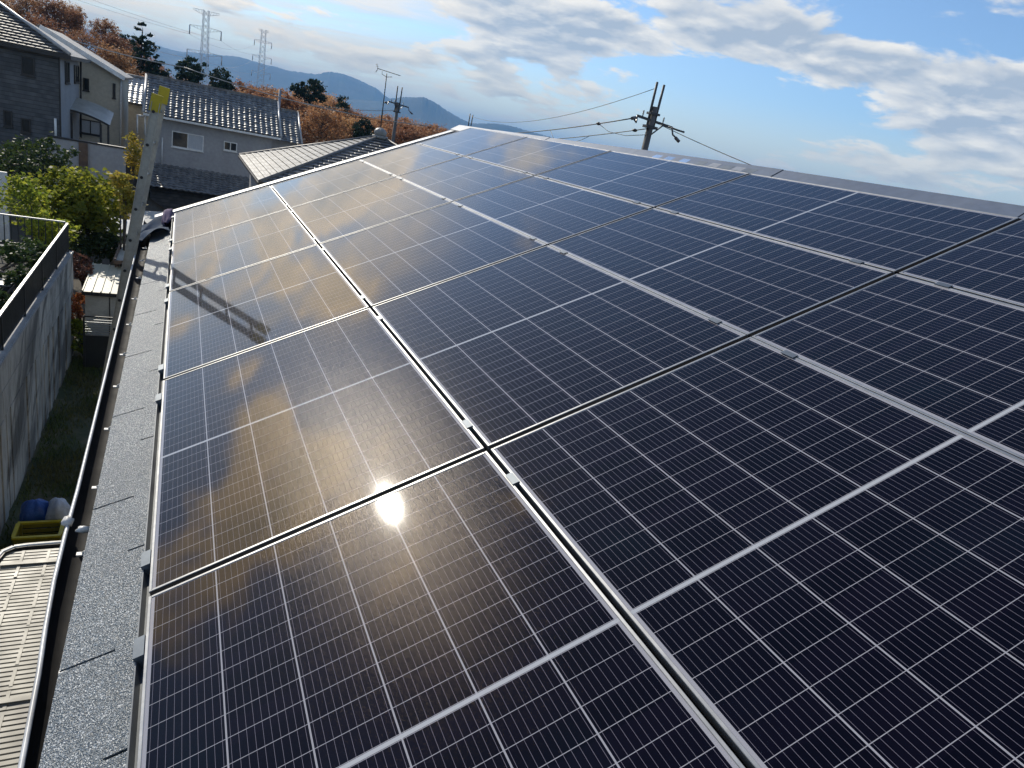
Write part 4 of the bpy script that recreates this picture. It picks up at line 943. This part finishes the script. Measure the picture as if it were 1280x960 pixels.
for x in (el4[0], el4[0] + W4):
    mb = MB(); mb.tube([(x, 41.45, 5.03), (x, 44.6, rz4 + .07)], .07, 6); mb.build('verge_tile', M['pantile_pale'], h4)
mb = MB(); mb.box(el4[0], el4[0] + W4, 41.42, 41.50, 4.86, 4.97); mb.build('gutter', M['white_metal'], h4)
mb = MB(); mb.box(el4[0] + .05, el4[0] + W4 - .05, 41.5, Y4, 4.84, 4.88); mb.build('soffit', M['grey_wall'], h4)
for x in (-1.45, 4.75):
    mb = MB(); s_ = .06 if x > 0 else -.06; mb.slab([(x + s_, 42.0, 4.86), (x + s_, 48.8, 4.86), (x + s_, 44.6, rz4 - .12)], .1); mb.build('gable_wall', M['grey_wall'], h4)
a, b = atY(215, 163, Y4), atY(254, 190, Y4); window(h4, a[0], b[0], Y4, b[2] + .02, a[2], frame='white_metal', split=2, half='curtain')
a, b = atY(280, 176, Y4), atY(296, 190, Y4); window(h4, a[0], b[0], Y4, b[2], a[2], frame='white_metal', split=2)
a = atY(172, 141, 42); b = atY(180, 168, 42); mb = MB(); mb.tube([(a[0], 41.9, 4.8), (a[0], 41.9, b[2])], .045, 6); mb.tube([(b[0] + .05, 41.9, 4.8), (b[0] + .05, 41.9, b[2])], .045, 6); mb.tube([(a[0], 41.9, 4.78), (b[0] + .05, 41.9, 4.78)], .045, 6); mb.build('downpipe', M['white_metal'], h4)
a = atY(203, 172, 41.9); b = atY(202, 207, 41.9); mb = MB(); mb.tube([a, b], .035, 6); mb.build('conduit', M['white_metal'], h4)
za, zb_ = 2.42, 1.50; mb = pantile((-1.75, 39.3, zb_), (1, 0, 0), (0, 2.7, za - zb_), 6.9, math.hypot(2.7, za - zb_), .30, .28, .06, 'pan'); mb.build('lower_roof', M['pantile'], h4)
mb = MB(); mb.slab([(-1.75, 39.3, zb_ - .03), (5.15, 39.3, zb_ - .03), (5.15, 42, za - .03), (-1.75, 42, za - .03)], .08); mb.build('lower_soffit', M['dark_metal'], h4)
mb = MB(); mb.box(-1.35, 4.9, 39.9, 41.9, 0, 1.6); mb.build('lower_wall', M['siding'], h4)
# its smaller wing to the right
a, b, c_ = atY(351, 139, 46), atY(385, 150, 46), atY(353, 176, 43.5)
mb = MB(); wg = Vector((0, 2.9, a[2] - c_[2] + .1)); pantile((5.22, 43.2, 4.72), (1, 0, 0), wg, 1.35, wg.length, .28, .235, .06, 'pan').build('wing_roof', M['pantile'], h4)
mb = MB(); mb.tube([(6.6, 43.15, 4.75), (6.6, 46.1, 4.72 + wg.z + .07)], .07, 6); mb.build('verge_tile', M['pantile_pale'], h4)
mb = MB(); mb.bar((5.2, 46.1, 4.72 + wg.z + .05), (6.65, 46.1, 4.72 + wg.z + .05), .2, .12); mb.build('ridge_tile', M['oldslate'], h4)
mb = MB(); mb.box(4.8, 6.4, 43.7, 48, 0, 4.72); mb.build('wing_wall', M['grey_wall'], h4)
mb = MB(); mb.slab([(5.2, 46.1, 4.7 + wg.z), (6.62, 46.1, 4.7 + wg.z), (6.62, 49, 4.6), (5.2, 49, 4.6)], .08); mb.build('wing_roof', M['pantile'], h4)
# house 5: hipped slate roof just beyond our gable
h5 = thing('hip_roof_house', 'single house with hipped grey tile roof and ridge finial beyond our gable', 'house', (8, 31.2, 0))
xa, ya, yb, z5 = 2.70, 25.83, 36.72, 4.0; cx5, cy5, az5 = 8.30, 31.27, 6.30
xb5 = 2 * cx5 - xa
def slope(a, b, ap, name, m_):
    a, b, ap = Vector(a), Vector(b), Vector(ap); ud = (b - a); L = ud.length; ud.normalize(); vd = ap - a; vd -= ud * vd.dot(ud); H = vd.length; vd.normalize()
    ob = pantile(a, ud, vd, L, H, .42, .27, .0, 'slate', 20).build(name, m_, h5)
    for p, q in ((a, ap), (b, ap)):
        dd = (q - p); no = dd.cross(ud.cross(vd)); mid_ = (a + b) / 2
        if (mid_ - p).dot(no) > 0: no = -no
        clip(ob, p, no)
    return ob
slope((xa, yb, z5), (xa, ya, z5), (cx5, cy5, az5), 'roof', M['hip_lit'])
slope((xa, ya, z5), (xb5, ya, z5), (cx5, cy5, az5), 'roof', M['hip_shaded'])
mb = MB(); mb.slab([(xb5, ya, z5), (xb5, yb, z5), (cx5, cy5, az5 - .02)], .05); mb.slab([(xb5, yb, z5), (xa, yb, z5), (cx5, cy5, az5 - .02)], .05); mb.build('roof', M['oldslate'], h5)
mb = MB()
for p in ((xa, ya, z5), (xa, yb, z5), (xb5, ya, z5), (xb5, yb, z5)): mb.tube([(p[0], p[1], p[2] + .03), (cx5, cy5, az5 + .04)], .07, 7)
mb.build('hip_ridge', M['oldslate'], h5)
mb = MB(); mb.ball((cx5, cy5, az5 + .16), .30, .30, .24, 14, 9); mb.tube([(cx5, cy5, az5 - .08), (cx5, cy5, az5 + .05)], .36, 14); mb.ball((cx5 - .02, cy5 - .16, az5 + .22), .14, .14, .12, 10, 6); mb.build('finial', M['slate'], h5)
mb = MB(); mb.box(xa + .5, xb5 - .5, ya + .5, yb - .5, 0, z5 - .04); mb.build('wall', M['grey_wall'], h5)
mb = MB(); mb.box(xa - .07, xa - .005, ya, yb, z5 - .10, z5 - .01); mb.box(xa, xb5, ya - .07, ya - .005, z5 - .10, z5 - .01); mb.build('gutter', M['dark_metal'], h5)
mb = MB(); mb.box(xa, xb5, ya, yb, z5 - .09, z5 - .06); mb.build('soffit', M['grey_wall'], h5)
# antenna on that roof
an = thing('tv_antenna', 'television antenna on a thin mast above the hipped roof house', 'antenna', (8.37, 31.6, 6.3))
mb = MB(); mb.tube([(8.37, 31.6, 6.3), (8.34, 31.6, 9.05)], [.03, .02], 8); mb.build('mast', M['polesteel'], an)
pl, pr_ = Vector((7.86, 31.5, 9.16)), Vector((8.98, 31.7, 9.10)); mb = MB(); mb.tube([pl, pr_], .014, 6)
for i in range(11):
    q = pl + (pr_ - pl) * (.12 + .088 * i); L = .10 - .003 * i; mb.tube([q - Vector((-.17, .98, 0)) * L, q + Vector((-.17, .98, 0)) * L], .006, 5)
mb.build('boom', M['polesteel'], an); mb = MB()
for dz_ in (-.16, -.08, 0, .08, .16): mb.tube([pl + Vector((.03 + abs(dz_) * -.5, -.2, dz_)), pl + Vector((.03 + abs(dz_) * -.5, .2, dz_))], .007, 5)
mb.tube([pl + Vector((-.05, 0, -.17)), pl + Vector((.03, 0, 0)), pl + Vector((-.05, 0, .17))], .01, 5); mb.build('reflector', M['polesteel'], an)
mb = MB(); mb.tube([(8.12, 31.6, 8.98), (8.34, 31.6, 8.9), (8.6, 31.6, 8.96)], .012, 5); mb.tube([(8.12, 31.6, 8.98), (8.12, 31.6, 9.1)], .01, 5); mb.build('stay', M['polesteel'], an)

# ------------------------------------------------------------------ utility poles, pylons, cables
def insulator(mb, p, h=.22, r=.045):
    p = Vector(p)
    mb.tube([p, p + Vector((0, 0, h))], r * .45, 7)
    for i in range(3): mb.tube([p + Vector((0, 0, h * (.35 + .22 * i))), p + Vector((0, 0, h * (.43 + .22 * i)))], [r, r * .7], 8)
def upole(label, x, y, zb_, zs, zt, sep_, arm_a, arm_b, r0=.16, low_arm=False):
    t = thing('utility_pole', label, 'utility pole', (x, y, zb_)); zs0 = zs
    mb = MB(); mb.tube([(x, y, zb_), (x, y, zs)], [r0, r0 * .8], 12); mb.build('shaft', M['polewood'], t)
    for s_ in (-1, 1):
        mb = MB(); mb.tube([(x + s_ * sep_, y, zs - .75), (x + s_ * sep_ * 1.15, y, zt - (.0 if s_ < 0 else .03))], .05, 8); mb.build('top_pipe', M['polesteel'], t)
    mb = MB(); mb.box(x - sep_ - .12, x + sep_ + .12, y - .14, y + .14, zs - .80, zs - .70); mb.box(x - sep_ - .08, x + sep_ + .08, y - .14, y + .14, zs - .30, zs - .22); mb.build('pipe_band', M['polesteel'], t)
    A, B_ = Vector(arm_a), Vector(arm_b); mb = MB(); mb.bar(A, B_, .09, .09); mb.build('crossarm', M['polesteel'], t)
    mb = MB(); mb.bar((x, y - .1, A.z - .55), lerp(A, B_, .28), .04, .04); mb.bar((x, y - .1, A.z - .6), lerp(A, B_, .76), .04, .04); mb.build('arm_brace', M['polesteel'], t)
    for f in (.14, .30, .72): mb = MB(); insulator(mb, Vector(lerp(A, B_, f)) + Vector((0, 0, .045))); mb.build('insulator', M['porcelain'], t)
    for q, sx in ((A, -1), (B_, 1)):
        mb = MB(); mb.tube([q, q + Vector((sx * .05, -.1, -.25)), q + Vector((sx * .30, -.2, -.40 if sx > 0 else -.12))], .035, 7); mb.tube([q + Vector((sx * .16, -.15, -.33 if sx > 0 else -.1)), q + Vector((sx * .36, -.22, -.46 if sx > 0 else -.16))], .065, 8); mb.build('strain_insulator', M['porcelain'], t)
    return t
upole('nearest utility pole with twin top pipes rising behind our ridge', 16.52, 22, 0, 9.55, 10.42, .15, (15.75, 21.9, 9.08), (17.62, 22.1, 8.98))
mb = MB()
upole('distant utility pole with two crossarms beside the television antenna', 16.08, 58, 0, 8.7, 9.95, .17, (15.25, 57.9, 8.62), (17.05, 58.1, 8.50))
upole('far utility pole whose twin tips just show above the end of our ridge', 23.42, 60, 0, 7.9, 9.15, .12, (22.7, 60, 7.6), (24.2, 60, 7.55))
gp = atY(347, 155, 56); gpt = atY(350, 112, 56)
tg = thing('lamp_post', 'plain grey pole standing in the wood above the long tiled roof', 'pole', (gp[0], 56, 0)); mb = MB(); mb.tube([(gp[0], 56, 0), (gp[0], 56, gpt[2])], [.13, .09], 10); mb.build('shaft', M['galv'], tg)
mb = MB(); mb.bar((gp[0] - .5, 56, gpt[2] - .3), (gp[0] + .5, 56, gpt[2] - .3), .06, .06); mb.build('crossarm', M['galv'], tg)
def pylon(label, x, y, ztop, hh, a0, arms, hw, rot):
    z0 = ztop - hh; t = thing('pylon', label, 'pylon', (x, y, z0)); ca, sa = math.cos(rot), math.sin(rot)
    def pt(a, b, z): return (x + a * ca - b * sa, y + a * sa + b * ca, z)
    def wd(f): return hw * (1 - f) + a0 * f
    mb = MB(); n = 16; th = .20
    for sx in (-1, 1):
        for sy in (-1, 1): mb.bar(pt(sx * wd(0), sy * wd(0), z0), pt(sx * wd(1), sy * wd(1), ztop), th, th)
    for i in range(n):
        f, g_ = i / n, (i + 1) / n
        for s_ in (-1, 1):
            mb.bar(pt(-wd(f), s_ * wd(f), z0 + hh * f), pt(wd(g_), s_ * wd(g_), z0 + hh * g_), th * .62, th * .62); mb.bar(pt(wd(f), s_ * wd(f), z0 + hh * f), pt(-wd(g_), s_ * wd(g_), z0 + hh * g_), th * .62, th * .62)
            mb.bar(pt(s_ * wd(f), -wd(f), z0 + hh * f), pt(s_ * wd(g_), wd(g_), z0 + hh * g_), th * .62, th * .62)
    mb.build('tower', M['lattice'], t)
    for k, (zf, L) in enumerate(arms):
        za_ = z0 + hh * zf
        for s_ in (-1, 1):
            mb = MB(); mb.bar(pt(s_ * a0, 0, za_), pt(s_ * L, 0, za_ - .4 * (k > 0)), th * .8, th * .8); mb.bar(pt(s_ * a0, 0, za_ - 2.0), pt(s_ * L, 0, za_ - .5), th * .7, th * .7)
            for j in range(1, 4): mb.bar(pt(s_ * (a0 + (L - a0) * j / 4), 0, za_ - .2), pt(s_ * (a0 + (L - a0) * (j - .5) / 4), 0, za_ - 2 + 1.5 * (j - .5) / 4), th * .6, th * .6)
            mb.build('arm', M['lattice'], t)
            if k: mb = MB(); mb.tube([pt(s_ * L, 0, za_ - .5), pt(s_ * L, 0, za_ - 4.6)], .28, 6); mb.build('insulator_string', M['lattice'], t)
    return t
def pyl(label, ptop, pbot_y, Y, hh, arms, hw, a0=1.0):
    p = atY(ptop[0], ptop[1], Y); return pylon(label, p[0], Y, p[2], hh, a0, arms, hw, -.25), p
PY1, P1 = pyl('larger lattice power pylon above the dark pines', (258, 13), 90, 400, 46, [(.995, 6.0), (.84, 7.2), (.60, 8.0), (.38, 7.4)], 2.1, 1.15)
PY2, P2 = pyl('smaller lattice power pylon farther off behind the autumn wood', (330, 37), 95, 620, 56, [(.995, 4), (.86, 6.4), (.66, 7.0), (.46, 7.0)], 2.7, 1.5)
def cable(label, a, b, sag, r, m_='cable', n=20):
    a, b = Vector(a), Vector(b); mb = MB()
    mb.tube([a + (b - a) * (i / n) - Vector((0, 0, sag * 4 * (i / n) * (1 - i / n))) for i in range(n + 1)], r, 6)
    return tag(mb.build('power_cable', M[m_]), label, 'cable', 'overhead cables')
cable('overhead cable from the top of the nearest pole down to the far left', (16.36, 22, 10.2), (23.2, 60, 9.0), .9, .012)
cable('overhead cable leaving the left crossarm end of the nearest pole', (15.4, 21.7, 8.92), (22.6, 60, 7.5), .35, .022)
cable('lower overhead cable left of the nearest pole with a hanging loop', (16.3, 21.9, 8.70), (23.3, 60, 6.9), .3, .018)
pr2 = atY(950, 208, 14)
cable('overhead cable running down right from the nearest pole to our roof', (16.8, 22, 9.0), (17.5, 12.2, 7.35), .10, .014)
cable('thick black sleeve on the cable at the right of the nearest pole', (16.95, 21.4, 8.93), (17.05, 20.5, 8.80), .01, .035)
def on(a, b, sag, t): a, b = Vector(a), Vector(b); return a + (b - a) * t - Vector((0, 0, sag * 4 * t * (1 - t)))
K2 = lambda t: on((15.4, 21.7, 8.92), (22.6, 60, 7.5), .35, t)
K3 = lambda t: on((16.3, 21.9, 8.70), (23.3, 60, 6.9), .3, t)
mb = MB(); a_, b_ = K2(.27), K3(.16); mb.tube([a_, a_ + (b_ - a_) * .12 - Vector((0, 0, .36)), a_ + (b_ - a_) * .45 - Vector((0, 0, .52)), a_ + (b_ - a_) * .8 - Vector((0, 0, .28)), b_], .012, 6)
tag(mb.build('power_cable', M['cable']), 'slack wire loop hanging below the cables left of the nearest pole', 'cable', 'overhead cables')
mb = MB(); a_, b_ = K2(.09), Vector((16.4, 21.86, 8.5)); mb.tube([a_, a_ + (b_ - a_) * .25 - Vector((0, 0, .22)), a_ + (b_ - a_) * .6 - Vector((0, 0, .22)), b_], .012, 6)
tag(mb.build('power_cable', M['cable']), 'curved jumper wire dropping to the shaft of the nearest pole', 'cable', 'overhead cables')
mb = MB()
for q in (K2(.09), K3(.028)): mb.ball(q, .10, .12, .065, 8, 6)
tag(mb.build('cable_splice', M['cable']), 'pair of black splice boxes clamped on the cables left of the nearest pole', 'splice box')
cable('long pale telephone cable crossing in front of the autumn wood', atY(20, 26, 50), atY(230, 84, 53), .25, .030, 'palecable')
cable('pale telephone cable continuing over the long tiled roof to the antenna', atY(230, 84, 53), atY(540, 158, 50), .5, .030, 'palecable')
cable('second thin telephone cable below the pale one across the wood', atY(348, 122, 56), atY(492, 138, 58), .3, .02, 'palecable')
for lab, ax in (('left', -1), ('right', 1)):
    for k, zf in enumerate((.84, .60)):
        L = 7.2 if k == 0 else 8.0; L2 = 6.4 if k == 0 else 7.0
        pa_ = Vector((P1[0] + ax * L * .97, 400 - ax * L * .25, P1[2] - 46 * (1 - zf) - 4.6)); pb_ = Vector((P2[0] + ax * L2 * .97, 620 - ax * L2 * .25, P2[2] - 56 * (1 - (.86, .66)[k]) - 4.6))
        cable('faint %s %s transmission line strung between the two pylons' % ('upper' if k == 0 else 'lower', lab), pa_, pb_, 5, .05, 'lattice')
        cable('faint %s %s transmission line leaving the larger pylon to the left' % ('upper' if k == 0 else 'lower', lab), pa_, pa_ + Vector((-150, -260, 14)), 6, .05, 'lattice')

# ------------------------------------------------------------------ haze between us and the mountains
hm = bpy.data.materials.new('air_haze'); hm.use_nodes = True; nt = hm.node_tree; nt.nodes.remove(nt.nodes['Principled BSDF'])
pv_ = nt.nodes.new('ShaderNodeVolumePrincipled'); pv_.inputs['Color'].default_value = (.19, .52, 1.0, 1); pv_.inputs['Density'].default_value = .00017; pv_.inputs['Anisotropy'].default_value = 0.0
nt.links.new(pv_.outputs[0], nt.nodes['Material Output'].inputs['Volume'])
mb = MB(); mb.box(-9500, 9500, -3000, 9500, -60, 290)
hz = mb.build('haze', hm); tag(hz, 'thin blue air haze over the distant mountains', 'haze', kind='stuff')
